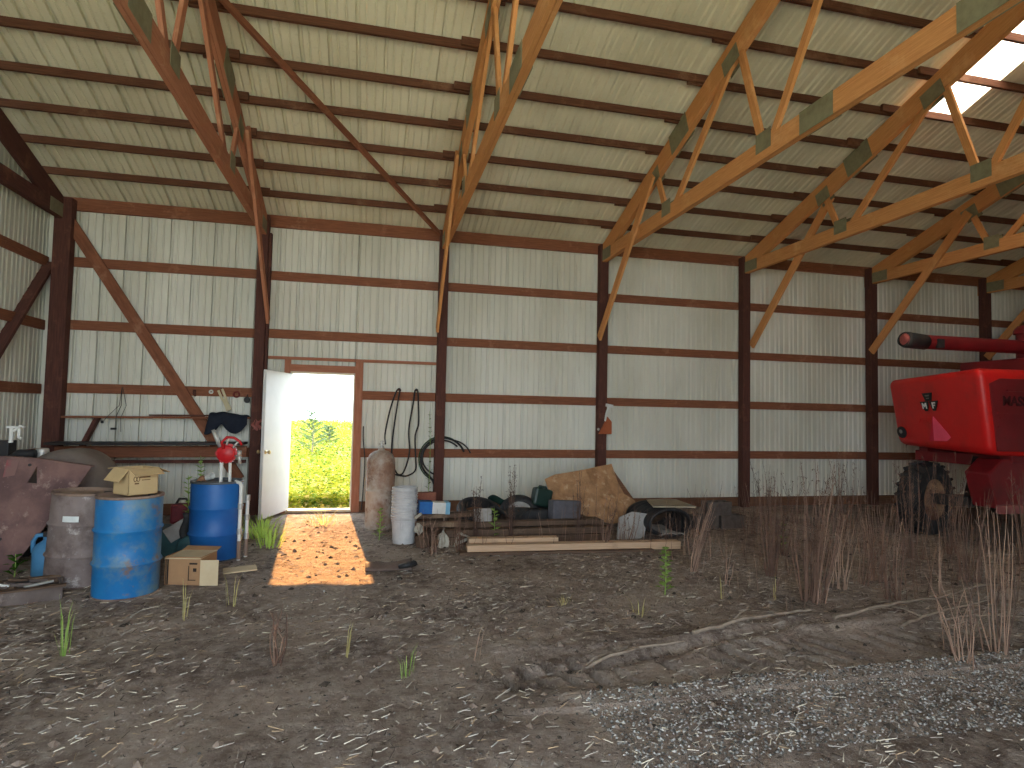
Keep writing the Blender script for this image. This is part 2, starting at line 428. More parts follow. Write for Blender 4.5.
# ------------------------------------------------------------------ ground
def fbm(x, y, s, o=4): return noise.fractal(Vector((x * s, y * s, 3.7)), 1.0, 2.1, o)
def seg_d(px, py, ax, ay, bx, by):
    dx, dy = bx - ax, by - ay; t = max(0, min(1, ((px - ax) * dx + (py - ay) * dy) / (dx * dx + dy * dy)))
    return math.hypot(px - ax - t * dx, py - ay - t * dy), t
RUTS = [((.9, -6.25), (3.3, -5.72)), ((3.3, -5.72), (6.2, -5.35)), ((-3.9, -5.4), (-.6, -4.9)), ((.2, -5.2), (1.6, -4.9))]
def gh(x, y):
    h = .018 * fbm(x, y, .8) + .014 * fbm(x, y, 4.0, 3)
    near = max(0, min(1, (-y - 3.2) / 2))
    h *= .35 + .65 * near
    for (a, b) in RUTS:
        d, t = seg_d(x, y, *a, *b)
        if d < .4: h += -.03 * math.exp(-(d / .05) ** 2) + .016 * math.exp(-((d - .11) / .06) ** 2)
    # wheel track with lug prints
    if -6.75 < y < -5.6 and .8 < x < 6.5:
        yc = -6.19 + .02 * (x - 2.6)
        e = abs(y - yc)
        if e < .34:
            h += -.03 * (1 - (e / .34) ** 4)
            ph = ((x + .45 * (y - yc)) / .19) % 1.0
            if e < .21 and ph < .36 and noise.noise(Vector((math.floor((x + .45 * (y - yc)) / .19) * 1.7, 0, 0))) > -.25: h -= .15 * min(1, 3 * math.sin(math.pi * ph / .36)) * min(1, (.21 - e) / .05)
            else: h += .012
        elif e < .5: h += .02
    return h
mb = MB()
gx0, gx1, gy0, gy1, st = XL - .3, XE + .2, -12.6, .035, .05
nx, ny = int((gx1 - gx0) / st) + 1, int((gy1 - gy0) / st) + 1
def gfun(u, v):
    x = gx0 + (gx1 - gx0) * u; y = gy0 + (gy1 - gy0) * v
    return (x, y, gh(x, y))
# finer strip where the camera looks closely
def strip(x0, x1, y0, y1, s):
    x0, x1, y0, y1 = x0 - .03, x1 + .03, y0 - .05, min(gy1, y1 + .05); n1, n2 = max(2, int((x1 - x0) / s) + 1), max(2, int((y1 - y0) / s) + 1)
    def fn(u, v):
        x = x0 + (x1 - x0) * u; y = y0 + (y1 - y0) * v
        return (x, y, gh(x, y))
    mb.grid(n1, n2, fn)
strip(gx0, 7.5, -8.0, -6.8, .04); strip(gx0, .8, -6.8, -5.6, .03); strip(.8, 6.5, -6.8, -5.6, .015); strip(6.5, 7.5, -6.8, -5.6, .05); strip(gx0, 7.5, -5.6, -5.2, .03)
strip(gx0, gx1, -5.2, gy1, .06)
strip(7.5, gx1, -8.0, -5.2, .1)
strip(gx0, gx1, gy0, -8.0, .12)
gm = bpy.data.materials.new('dry_dirt'); gm.use_nodes = True
nt = gm.node_tree; N = nt.nodes; L = nt.links; b = N['Principled BSDF']; b.inputs['Roughness'].default_value = .95; b.inputs['Specular IOR Level'].default_value = .1
tc = N.new('ShaderNodeTexCoord')
def nz(scale, det=6, rg=.6, st=(1, 1, 1), rot=0):
    mp = N.new('ShaderNodeMapping'); mp.inputs['Scale'].default_value = st; mp.inputs['Rotation'].default_value = (0, 0, rot); L.new(tc.outputs['Object'], mp.inputs[0])
    n = N.new('ShaderNodeTexNoise'); n.inputs['Scale'].default_value = scale; n.inputs['Detail'].default_value = det; n.inputs['Roughness'].default_value = rg
    L.new(mp.outputs[0], n.inputs['Vector']); return n.outputs[0]
def mr(s, a, c, lo=0, hi=1):
    n = N.new('ShaderNodeMapRange'); n.inputs[1].default_value = a; n.inputs[2].default_value = c; n.inputs[3].default_value = lo; n.inputs[4].default_value = hi; L.new(s, n.inputs[0]); return n.outputs[0]
def mxc(f, a, c):
    n = N.new('ShaderNodeMix'); n.data_type = 'RGBA'; L.new(f, n.inputs[0])
    for k, q in ((6, a), (7, c)):
        if isinstance(q, tuple): n.inputs[k].default_value = (*q, 1)
        else: L.new(q, n.inputs[k])
    return n.outputs[2]
c = mxc(mr(nz(1.3, 8), .38, .62), (.165, .122, .102), (.37, .292, .246))
c = mxc(mr(nz(9, 8, .7), .42, .66, 0, .75), c, (.50, .42, .365))
c = mxc(mr(nz(60, 4, .7, (1, .35, 1), .5), .60, .68, 0, .6), c, (.55, .50, .43))
c = mxc(mr(nz(55, 4, .7, (.3, 1, 1), -.3), .62, .70, 0, .55), c, (.60, .55, .48))
c = mxc(mr(nz(24, 5, .7), .58, .68, 0, .75), c, (.035, .024, .02))
L.new(c, b.inputs['Base Color'])
bp = N.new('ShaderNodeBump'); bp.inputs['Strength'].default_value = 1.0; bp.inputs['Distance'].default_value = .05
L.new(nz(28, 8, .75), bp.inputs['Height']); L.new(bp.outputs[0], b.inputs['Normal'])
floor = tag(mb.build('floor', gm, smooth=True), kind='structure', label='dry brown dirt floor of the shed with wheel tracks')

# unseen apron outside the big opening, coloured pale to bounce light up inside
mb = MB(); mb.grid(30, 12, lambda u, v: (-20 + 50 * u, -12.6 - 24 * v, -.02 + .03 * fbm(u * 50, v * 20, .6)))
tag(mb.build('ground_apron', mat('bounce_yard', (.80, .76, .52), (.70, .68, .42), scale=2, rough=.95), smooth=True), kind='structure', label='unseen yard in front of the shed, pale to bounce light inside')

# straw and twig litter on the dirt
ms = [mat('straw_pale', (.62, .55, .45)), mat('straw_grey', (.42, .38, .34)), mat('straw_dark', (.05, .038, .03)), mat('straw_tan', (.42, .30, .19))]
mb = MB()
def sliver(mb, x, y, z, L_, w, a, tilt):
    d = Vector((math.cos(a) * math.cos(tilt), math.sin(a) * math.cos(tilt), math.sin(tilt))); s = Vector((-math.sin(a), math.cos(a), 0)) * w; up = Vector((0, 0, w * 1.2))
    p = Vector((x, y, z)); q = p + d * L_
    b = mb.add([p - s, p + s, p + up, q - s * .4, q + s * .4, q + up * .5])
    mb.face((b, b + 1, b + 4, b + 3)); mb.face((b + 1, b + 2, b + 5, b + 4)); mb.face((b + 2, b, b + 3, b + 5)); mb.face((b, b + 2, b + 1)); mb.face((b + 3, b + 4, b + 5))
for k in range(26000):
    y = -1.0 - 6.6 * rnd.random() ** .8; x = rnd.uniform(-4.3, 8.5)
    if noise.noise(Vector((x * .7, y * .9, 1))) < rnd.uniform(-.6, .45): continue
    mb.mi = rnd.choice((0, 0, 1, 1, 1, 2, 2, 2, 3))
    sliver(mb, x, y, gh(x, y) + .002, rnd.uniform(.012, .07) * (1.8 if rnd.random() < .08 else 1), rnd.uniform(.0012, .0036), rnd.gauss(.1, .9), rnd.uniform(-.05, .3))
tag(mb.build('straw_litter', ms), 'pale straw and twig bits scattered over the dirt', 'straw', kind='stuff')
# gravel at the front
mb = MB()
mg = [mat('stone_pale', (.50, .49, .47), (.36, .35, .34), scale=20), mat('stone_grey', (.22, .21, .20)), mat('stone_dark', (.07, .065, .06))]
def stone(mb, x, y, z, r):
    P = [(r, 0, 0), (0, r * rnd.uniform(.6, 1), 0), (-r, 0, 0), (0, -r * rnd.uniform(.6, 1), 0), (0, 0, r * .6), (0, 0, -r * .5)]
    a = rnd.uniform(0, 6.3); ca, sa = math.cos(a), math.sin(a)
    b = mb.add([(x + p[0] * ca - p[1] * sa, y + p[0] * sa + p[1] * ca, z + p[2] + rnd.uniform(-.2, .2) * r) for p in P])
    for k in range(4):
        mb.face((b + k, b + (k + 1) % 4, b + 4)); mb.face((b + (k + 1) % 4, b + k, b + 5))
for k in range(6500):
    x = rnd.uniform(1.2, 4.6); y = rnd.uniform(-7.3, -6.42)
    if y > -6.5 + .12 * noise.noise(Vector((x * 2, 0, 5))) + .02 * (x - 2.6): continue
    mb.mi = rnd.choice((0, 0, 1, 1, 2, 2)); stone(mb, x, y, gh(x, y) + .004, rnd.uniform(.004, .012))
for k in range(1400):
    x = rnd.uniform(-4.2, 6.5); y = rnd.uniform(-7.6, -2.2)
    mb.mi = rnd.choice((0, 1, 1, 2, 2)); stone(mb, x, y, gh(x, y) + .003, rnd.uniform(.005, .011))
tag(mb.build('gravel', mg), 'pale gravel along the near edge of the wheel track', 'gravel', kind='stuff')
# dirt clods
mb = MB()
mc = [mat('clod_brown', (.14, .105, .085), (.24, .185, .15), scale=30), mat('clod_dark', (.05, .038, .03))]
for k in range(1500):
    x = rnd.uniform(-4.2, 8.5); y = rnd.uniform(-7.3, -.6)
    mb.mi = rnd.choice((0, 0, 1)); stone(mb, x, y, gh(x, y) + .002, rnd.uniform(.01, .038))
tag(mb.build('dirt_clods', mc), 'loose dirt clods over the floor', 'dirt', kind='stuff')

# ------------------------------------------------------------------ the field beyond the door
fm = mat('field_grass', (.16, .19, .03), (.26, .28, .045), scale=2.5, rough=.9)
mb = MB(); mb.grid(24, 24, lambda u, v: (-26 + 36 * u, .1 + 42 * v, -.06 + .04 * fbm(u * 30, v * 30, .5)))
tag(mb.build('field_ground', fm, smooth=True), kind='structure', label='sunlit field outside the door')
def leafmat(name, c, c2, tr=.5):
    m = bpy.data.materials.new(name); m.use_nodes = True; nt = m.node_tree; N = nt.nodes; L = nt.links; N.clear()
    o = N.new('ShaderNodeOutputMaterial'); d = N.new('ShaderNodeBsdfDiffuse'); t = N.new('ShaderNodeBsdfTranslucent'); x = N.new('ShaderNodeMixShader'); x.inputs[0].default_value = tr
    tc = N.new('ShaderNodeTexCoord'); n = N.new('ShaderNodeTexNoise'); n.inputs['Scale'].default_value = 9; L.new(tc.outputs['Object'], n.inputs['Vector'])
    mm = N.new('ShaderNodeMix'); mm.data_type = 'RGBA'; mm.inputs[6].default_value = (*c, 1); mm.inputs[7].default_value = (*c2, 1)
    r = N.new('ShaderNodeMapRange'); r.inputs[1].default_value = .35; r.inputs[2].default_value = .65; L.new(n.outputs[0], r.inputs[0]); L.new(r.outputs[0], mm.inputs[0])
    L.new(mm.outputs[2], d.inputs[0]); L.new(mm.outputs[2], t.inputs[0]); L.new(d.outputs[0], x.inputs[1]); L.new(t.outputs[0], x.inputs[2]); L.new(x.outputs[0], o.inputs[0])
    return m
LM = {'y': leafmat('flower_yellow', (.30, .35, .045), (.24, .29, .03)), 'g': leafmat('leaf_green', (.045, .12, .02), (.08, .17, .03)),
      'p': leafmat('leaf_pale', (.38, .52, .16), (.26, .40, .10)), 'w': leafmat('leaf_straw', (.60, .55, .25), (.5, .42, .18))}
def leaf(mb, p, d, L_, w, droop=.3):
    d = Vector(d).normalized(); s = d.cross(Vector((0, 0, 1)))
    s = s.normalized() * w if s.length > 1e-3 else Vector((w, 0, 0))
    p = Vector(p); m1 = p + d * L_ * .5 + Vector((0, 0, .06 * L_)); q = p + d * L_ + Vector((0, 0, -droop * L_))
    b = mb.add([p, m1 - s, m1 + s, q]); mb.face((b, b + 1, b + 2)); mb.face((b + 1, b + 3, b + 2))
mb = MB()
for k in range(19000):
    t = rnd.random(); y = .35 + 40.0 * t ** 1.7
    x = -.75 - .0 * y + rnd.uniform(-1, 1) * (1.3 + .10 * y) - .075 * y
    h = rnd.uniform(.12, .34) + .14 * max(0, noise.noise(Vector((x, y * .4, 2)))) + min(.6, .025 * y)
    z0 = -.06; sz = rnd.uniform(.018, .05) * (1 + .04 * y)
    mb.mi = 0 if rnd.random() < .55 + .3 * noise.noise(Vector((x * .6, y * .35, 9))) else rnd.choice((1, 1, 2, 3))
    for q in range(4):
        a = rnd.uniform(0, 6.3)
        leaf(mb, (x, y, z0 + h * rnd.uniform(.45, 1)), (math.cos(a), math.sin(a), rnd.uniform(-.1, .9)), sz * 1.8, sz * .55)
tag(mb.build('wildflowers', [LM['y'], LM['g'], LM['p'], LM['w']]), 'yellow wildflowers and green weeds in the sunlit field', 'wildflowers', kind='stuff')
def sapling(x, y, z, h, label):
    t = empty('sapling', (x, y, z), label, 'tree')
    m = MB(); m.tube([(x, y, z), (x + .03, y, z + h * .5), (x + .01, y, z + h)], [.035, .022, .006], 6)
    m.build('trunk', mat('sapling_bark', (.25, .24, .17)), t)
    m = MB()
    for k in range(26):
        f = .25 + .75 * k / 25; zz = z + h * f; a = k * 2.4; ln = h * .30 * (1.12 - f) + .12
        d = Vector((math.cos(a), math.sin(a), .45))
        for q in range(9):
            pp = Vector((x, y, zz)) + d * ln * (q + 1) / 9
            for s in (-1, 1):
                leaf(m, pp, (math.cos(a + s * 1.1), math.sin(a + s * 1.1), .3), .13, .035)
    m.build('foliage', leafmat('sapling_leaf', (.085, .14, .075), (.12, .18, .10), .3), t)
sapling(-1.72, 9.0, -.1, 1.58, 'small spindly green sapling rising above the yellow field')
sapling(-1.50, 13.0, -.14, 1.1, 'short faint sapling farther out in the yellow field')

# ------------------------------------------------------------------ barrels
def paint(name, base, base2, worn, wornt, rust, rustt, rough=.5, seed=0):
    m = bpy.data.materials.new(name); m.use_nodes = True; nt = m.node_tree; N = nt.nodes; L = nt.links; b = N['Principled BSDF']
    b.inputs['Roughness'].default_value = rough; b.inputs['Specular IOR Level'].default_value = .4
    tc = N.new('ShaderNodeTexCoord'); mp = N.new('ShaderNodeMapping'); mp.inputs['Location'].default_value = (seed, seed * 2, seed * 3); L.new(tc.outputs['Object'], mp.inputs[0])
    def n(s, d=8, r=.65):
        q = N.new('ShaderNodeTexNoise'); q.inputs['Scale'].default_value = s; q.inputs['Detail'].default_value = d; q.inputs['Roughness'].default_value = r; L.new(mp.outputs[0], q.inputs['Vector']); return q.outputs[0]
    def rng(s, a, c):
        q = N.new('ShaderNodeMapRange'); q.inputs[1].default_value = a; q.inputs[2].default_value = c; L.new(s, q.inputs[0]); return q.outputs[0]
    def mx(f, a, c):
        q = N.new('ShaderNodeMix'); q.data_type = 'RGBA'; L.new(f, q.inputs[0])
        for k, v in ((6, a), (7, c)):
            if isinstance(v, tuple): q.inputs[k].default_value = (*v, 1)
            else: L.new(v, q.inputs[k])
        return q.outputs[2]
    c = mx(rng(n(3), .35, .65), base, base2)
    c = mx(rng(n(2.2), *wornt), c, worn)
    c = mx(rng(n(4.5, 10, .75), *rustt), c, rust)
    L.new(c, b.inputs['Base Color'])
    bp = N.new('ShaderNodeBump'); bp.inputs['Strength'].default_value = .15; bp.inputs['Distance'].default_value = .01; L.new(n(14), bp.inputs['Height']); L.new(bp.outputs[0], b.inputs['Normal'])
    return m
BLUE = paint('worn_blue_paint', (.010, .135, .36), (.016, .18, .43), (.13, .21, .25), (.49, .62), (.20, .13, .09), (.56, .66), seed=2)
BLUE2 = paint('blue_paint', (.008, .085, .31), (.012, .12, .38), (.03, .08, .17), (.6, .8), (.16, .09, .06), (.68, .78), seed=5)
RUSTB = paint('rusty_grey_paint', (.15, .112, .105), (.24, .19, .18), (.095, .065, .058), (.48, .6), (.44, .40, .385), (.57, .66), rough=.7, seed=9)
RIMR = paint('rusty_rim', (.20, .13, .10), (.30, .22, .17), (.10, .06, .05), (.5, .6), (.42, .33, .26), (.6, .7), rough=.7)
RIMB = paint('dark_rim', (.05, .06, .075), (.14, .16, .18), (.04, .04, .05), (.5, .6), (.22, .12, .08), (.6, .7))
def barrel(name, x, y, m, mrim, label, tilt=(0, 0, 0), rr=.255, h=.825, z=-.01, label_plate=False):
    t = empty(name, (x, y, z), label, 'barrel', None, rot=tilt)
    b = MB(); pr = [(rr - .004, .012)]
    def hoop(zc): return [(rr, zc - .022), (rr + .013, zc - .006), (rr + .015, zc), (rr + .013, zc + .006), (rr, zc + .022)]
    pr += [(rr, .03)] + hoop(h * .335) + hoop(h * .665) + [(rr, h - .03), (rr - .004, h - .012)]
    b.lathe(pr, 40); b.build('shell', m, t, smooth=True, world=False)
    for zc, nm in ((.008, 'bottom_rim'), (h - .008, 'top_rim')):
        b = MB(); b.lathe([(rr - .012, zc - .012), (rr + .006, zc - .011), (rr + .008, zc), (rr + .006, zc + .011), (rr - .010, zc + .012), (rr - .014, zc)], 40)
        b.build(nm, mrim, t, smooth=True, world=False)
    b = MB(); b.lathe([(rr - .010, h - .006), (rr - .016, h - .026), (rr * .5, h - .022), (0.001, h - .022)], 40); b.build('lid', mrim, t, smooth=True, world=False)
    b = MB()
    b.lathe([(.032, 0), (.032, .012), (.024, .014), (.001, .014)], 12, (rr * .62, .05, h - .022)); b.build('bung_cap', M['darkmetal'], t, world=False)
    return t
bf = barrel('steel_barrel', -2.015, -4.02, BLUE, RIMR, 'front light blue steel barrel with scuffed paint and a cardboard box on top', rr=.25, h=.845)
bb = barrel('steel_barrel', -1.60, -2.80, BLUE2, RIMB, 'deep blue barrel near the open door with a red hand pump on top')
br_ = barrel('steel_barrel', -2.55, -3.62, RUSTB, RIMR, 'rusty grey brown barrel leaning slightly, with a pale sticker, beside the front blue barrel', tilt=(R(0), R(2.5), R(10)))
b = MB()
# sticker following the curve of the shell
def stk(u, v):
    a = R(-113 + 28 * u); return ((.2565) * math.cos(a), .2875 * math.sin(a), .59 + .05 * v)
b.grid(7, 2, stk); b.build('sticker', mat('sticker_white', (.66, .68, .66), (.55, .58, .58), scale=14), br_, world=False)

# cardboard box on the barrel
def cbox(name, loc, rz, w, d, h, m, label, flaps, tape=True):
    t = empty(name, loc, label, 'box', rot=(0, 0, rz)); T = .006
    b = MB()
    b.box((0, 0, T / 2), (w, d, T)); b.box((-w / 2 + T / 2, 0, h / 2), (T, d, h)); b.box((w / 2 - T / 2, 0, h / 2), (T, d, h))
    b.box((0, -d / 2 + T / 2, h / 2), (w, T, h)); b.box((0, d / 2 - T / 2, h / 2), (w, T, h)); b.build('carton_body', m, t, world=False)
    for side, ang, ln in flaps:
        b = MB(); b.box((0, ln / 2, 0), ((w if side in 'fb' else d) - .006, ln, T))
        rot = {'b': 0, 'f': math.pi, 'r': -math.pi / 2, 'l': math.pi / 2}[side]
        off = {'b': (0, d / 2, h), 'f': (0, -d / 2, h), 'r': (w / 2, 0, h), 'l': (-w / 2, 0, h)}[side]
        Mx = Matrix.Translation(off) @ Matrix.Rotation(rot, 4, 'Z') @ Matrix.Rotation(ang, 4, 'X')
        b.v = [tuple(Mx @ Vector(p)) for p in b.v]; b.build('flap', m, t, world=False)
    return t
cb = cbox('cardboard_box', (-1.985, -4.0, .838), R(46), .245, .245, .225, M['card'], 'tan cardboard box with open drooping flaps on top of the front blue barrel',
          [('f', R(-25), .115), ('l', R(-52), .13), ('r', R(-25), .115), ('b', R(-8), .115)])
b = MB()
for q in (0, 1, 2):
    b.tube([(.1226 + .0005, -.04 + .03 * math.cos(a) * (1 - .2 * q), .12 + .035 * math.sin(a)) for a in [R(20 + 40 * k) for k in range(8)]], .004 if q else .006, 4)
b.box((.1232, .045, .12), (.001, .05, .010)); b.box((.1232, .04, .10), (.001, .04, .008))
bx = MB()
for yy in (-.07, -.045): bx.tube([(yy + .012 * math.cos(a), -.1232, .135 + .02 * math.sin(a)) for a in [2 * math.pi * k / 10 for k in range(10)]], .003, 4, closed=True)
bx.box((.01, -.1232, .15), (.09, .001, .012)); bx.box((.02, -.1232, .125), (.07, .001, .007)); bx.box((-.055, -.1232, .098), (.035, .001, .012))
b.build('print_marks', M['brownink'], cb, world=False); bx.build('print_marks', M['brownink'], cb, world=False)

# cardboard box on the ground
gb = cbox('cardboard_box', (-1.58, -3.74, 0.0), R(-14), .33, .28, .25, M['cardshaded'], 'brown cardboard box with open side flap on the dirt before the deep blue barrel', [('b', R(12), .09)])
b = MB(); b.box((.245, -.148, .118), (.155, .006, .225), (0, 0, R(8))); b.build('flap', M['cardlit'], gb, world=False)
b = MB(); b.box((0, 0, .243), (.33, .30, .006), (R(2), R(-1), 0)); b.build('lid_flap', M['cardlit'], gb, world=False)
b = MB(); b.box((.10, -.1515, .195), (.07, .002, .014)); b.box((.06, -.1515, .11), (.006, .002, .13)); b.box((.09, -.1515, .05), (.07, .002, .006)); b.box((.115, -.1515, .14), (.03, .002, .03))
b.box((-.13, -.1515, .12), (.012, .002, .22)); b.box((-.145, -.1515, .12), (.005, .002, .22)); b.build('print_marks', M['ink'], gb, world=False)
b = MB(); b.box((-1.22, -3.42, .012), (.30, .20, .012), (0, R(-2), R(14))); tag(b.build('cardboard_scrap', M['cardlit']), 'flat cardboard scrap on the dirt right of the brown cardboard box', 'cardboard')

# hand pump on the deep blue barrel
px, py, pz = -1.545, -2.86, .80
t = empty('hand_pump', (px, py, pz), 'red rotary hand pump on white pipes standing in the deep blue barrel', 'pump')
red = mat('pump_red', (.50, .012, .018), (.38, .01, .014), scale=9, rough=.4)
b = MB(); b.tube([(px - .01, py, pz - .02), (px - .01, py, pz + .26)], .018, 12); b.tube([(px + .08, py, pz - .02), (px + .075, py, pz + .25)], .016, 12); b.build('suction_pipe', M['whiteplastic'], t, smooth=True, ang=50)
b = MB(); My = Matrix.Rotation(math.pi / 2, 3, 'X')
b.lathe([(.0, 0), (.075, 0), (.088, .01), (.088, .05), (.105, .052), (.105, .066), (.088, .068), (.088, .10), (.06, .115), (0, .12)], 24, (px + .04, py + .05, pz + .31), My)
for k in range(6):
    a = k * math.pi / 3; b.box((px + .04 + .094 * math.cos(a), py - .018, pz + .31 + .094 * math.sin(a)), (.03, .03, .03), (0, -a, 0))
b.build('pump_head', red, t, smooth=True, ang=40)
b = MB(); b.tube([(px + .02, py - .08, pz + .36), (px + .0, py - .08, pz + .43), (px + .05, py - .08, pz + .485), (px + .12, py - .08, pz + .48), (px + .18, py - .08, pz + .44), (px + .2, py - .08, pz + .40)], .014, 8); b.build('crank_handle', red, t, smooth=True)
b = MB(); b.tube([(px - .02, py - .03, pz + .38), (px - .06, py - .04, pz + .47), (px - .10, py - .04, pz + .56)], [.024, .022, .018], 10)
b.tube([(px + .04, py - .03, pz + .36), (px + .045, py - .03, pz + .45), (px + .06, py - .03, pz + .47)], .012, 8)
b.tube([(px + .10, py - .03, pz + .36), (px + .13, py - .03, pz + .41), (px + .17, py - .03, pz + .45)], .012, 8)
b.tube([(px + .12, py, pz + .28), (px + .17, py - .02, pz + .28), (px + .175, py - .02, pz + .20)], .018, 8)
b.tube([(px + .165, py - .02, pz + .34), (px + .165, py - .02, pz + .28)], .026, 8)
b.build('outlet_pipe', M['steel'], t, smooth=True)
# small jar and rag on the barrel lid
t = empty('glass_jar', (-1.70, -2.82, .80), 'small pale cup lying on the deep blue barrel lid', 'cup')
b = MB(); b.lathe([(.0, 0), (.03, 0), (.036, .085), (.032, .085), (.027, .006), (0, .006)], 16, (-1.70, -2.82, .845), Euler((R(70), 0, R(50))).to_matrix()); b.build('cup_shell', M['whiteplastic'], t, smooth=True, ang=50)
b = MB(); b.grid(9, 7, lambda u, v: (-1.80 + .09 * u, -2.84 + .10 * v, .815 + .05 * math.sin(u * 3) * math.sin(v * 3.1) + .012 * noise.noise(Vector((u * 5, v * 5, 1)))))
tag(b.build('rag', mat('rag_brown', (.30, .15, .08), (.2, .1, .06), scale=20), solid=.006, smooth=True), 'small crumpled brown rag on the deep blue barrel lid', 'rag')
# white standpipes by the barrel
for k, (x, y, h, lb) in enumerate(((-1.325, -2.98, .80, 'tall white pipe with a bent top standing against the deep blue barrel'), (-1.285, -2.82, .66, 'shorter white pipe with grey couplings beside the deep blue barrel'))):
    t = empty('standpipe', (x, y, 0), lb, 'pipe'); b = MB()
    pts = [(x, y, -.03), (x, y, h * .5), (x, y, h - .03)] + ([(x - .015, y + .02, h), (x - .07, y + .06, h + .015)] if k == 0 else [(x, y, h)])
    b.tube(pts, .019, 12); b.build('pipe', M['whiteplastic'], t, smooth=True, ang=50)
    b = MB()
    for zz in ((.3, .56) if k == 0 else (.22, .42, .63)):
        b = MB(); b.tube([(x, y, zz - .03), (x, y, zz + .03)], .026, 12); b.build('coupling', M['steel'], t, smooth=True, ang=50)
    b = MB(); b.tube([(x, y, .01), (x, y, .20)], .0205, 12); b.build('rusty_base', RIMR, t, smooth=True, ang=50)

# ------------------------------------------------------------------ rusty tank, plate and things at the left
t = empty('fuel_tank', (-3.10, -2.1, 0), 'big round grey brown steel tank lying in the corner behind the rusty plate', 'tank')
tm = paint('tank_brown', (.17, .14, .125), (.21, .175, .155), (.13, .10, .09), (.5, .7), (.20, .15, .13), (.62, .72), rough=.75, seed=3)
b = MB(); Mx = Matrix.Rotation(math.pi / 2, 3, 'X')
b.lathe([(.001, -.42), (.2, -.40), (.34, -.34), (.41, -.24), (.42, -.14), (.42, .12), (.41, .22), (.34, .32), (.2, .38), (.001, .40)], 40, (-3.16, -2.38, .70), Mx); b.build('tank_shell', tm, t, smooth=True)
b = MB()
for yy in (-2.5, -2.25):
    for s in (-1, 1): b.beam((-3.10 + s * .42, yy, -.05), (-3.10 + s * .28, yy, .28), .07, .07)
    b.beam((-3.5, yy, .14), (-2.7, yy, .14), .06, .1)
b.build('cradle', M['darkmetal'], t)
b = MB(); b.lathe([(.045, 0), (.045, .05), (.062, .05), (.062, .085), (.05, .095), (0, .095)], 16, (-3.42, -2.45, 1.03)); b.build('filler_cap', M['steel'], t, smooth=True, ang=40)
b = MB(); b.tube([(-3.66, -2.55, 1.0), (-3.58, -2.55, 1.07), (-3.44, -2.55, 1.07)], .05, 10); b.build('pipe_elbow', M['black'], t, smooth=True)

t = empty('rusty_plate', (-3.05, -3.1, 0), 'big rusty purple brown steel plate with a torn triangular hole, leaning at the left edge', 'steel plate')
rp = paint('rust_purple', (.155, .085, .076), (.22, .125, .11), (.11, .062, .062), (.45, .62), (.34, .24, .21), (.56, .66), rough=.85, seed=4)
outer = [(-3.95, 1.06), (-3.46, 1.08), (-3.17, 1.06), (-2.70, .99), (-2.86, .69), (-3.05, .42), (-3.20, .18), (-3.35, -.03), (-3.95, -.05)]
def pl(x, z): return Vector((x, -3.10 + .10 * (z - .5) + .05 * max(0, -3.3 - x) - .05 * max(0, x + 2.95), z))
hole = [(-3.18, .985), (-3.165, .82), (-3.245, .83)]
b = MB()
# quads between the hole and the outline (triangle hole), fanned
rim_i = {0: [2, 3, 4], 1: [4, 5, 6, 7], 2: [7, 8, 0, 1, 2]}
T = .012
def tri(p, q, r):
    bb_ = b.add([pl(*p), pl(*q), pl(*r)]); b.face((bb_, bb_ + 1, bb_ + 2))
for hi, lst in rim_i.items():
    for a, c in zip(lst, lst[1:]): tri(hole[hi], outer[c], outer[a])
tri(hole[0], hole[1], outer[4]); tri(hole[1], hole[2], outer[7]); tri(hole[2], hole[0], outer[2])
o = b.build('plate', rp, t, solid=T, off=0)
b = MB()
for a, c in ((0, 1), (1, 2), (2, 3)): b.beam(pl(*outer[a]) + Vector((0, .02, -.005)), pl(*outer[c]) + Vector((0, .02, -.005)), .07, .014)
b.build('top_flange', rp, t)
b = MB(); P = [pl(x, z) + Vector((0, -.0075, 0)) for x, z in ((-3.44, 1.05), (-3.33, 1.045), (-3.36, .90), (-3.46, .88))]; q = b.add(P); b.face((q, q + 1, q + 2, q + 3)); b.build('red_paint_patch', paint('faded_red', (.30, .06, .07), (.24, .07, .07), (.2, .1, .1), (.5, .6), (.2, .11, .1), (.5, .55), rough=.8), t, solid=.002)
b = MB()
for x, z in ((-3.24, 1.0), (-3.42, .30)): b.lathe([(.014, 0), (.014, .008), (0, .009)], 10, pl(x, z) + Vector((0, -.006, 0)), Matrix.Rotation(math.pi / 2, 3, 'X'))
b.build('bolt', M['darkmetal'], t)
b = MB(); b.beam((-3.7, -3.02, -.03), (-3.7, -2.75, 1.0), .05, .05); b.build('rear_strut', M['darkmetal'], t)

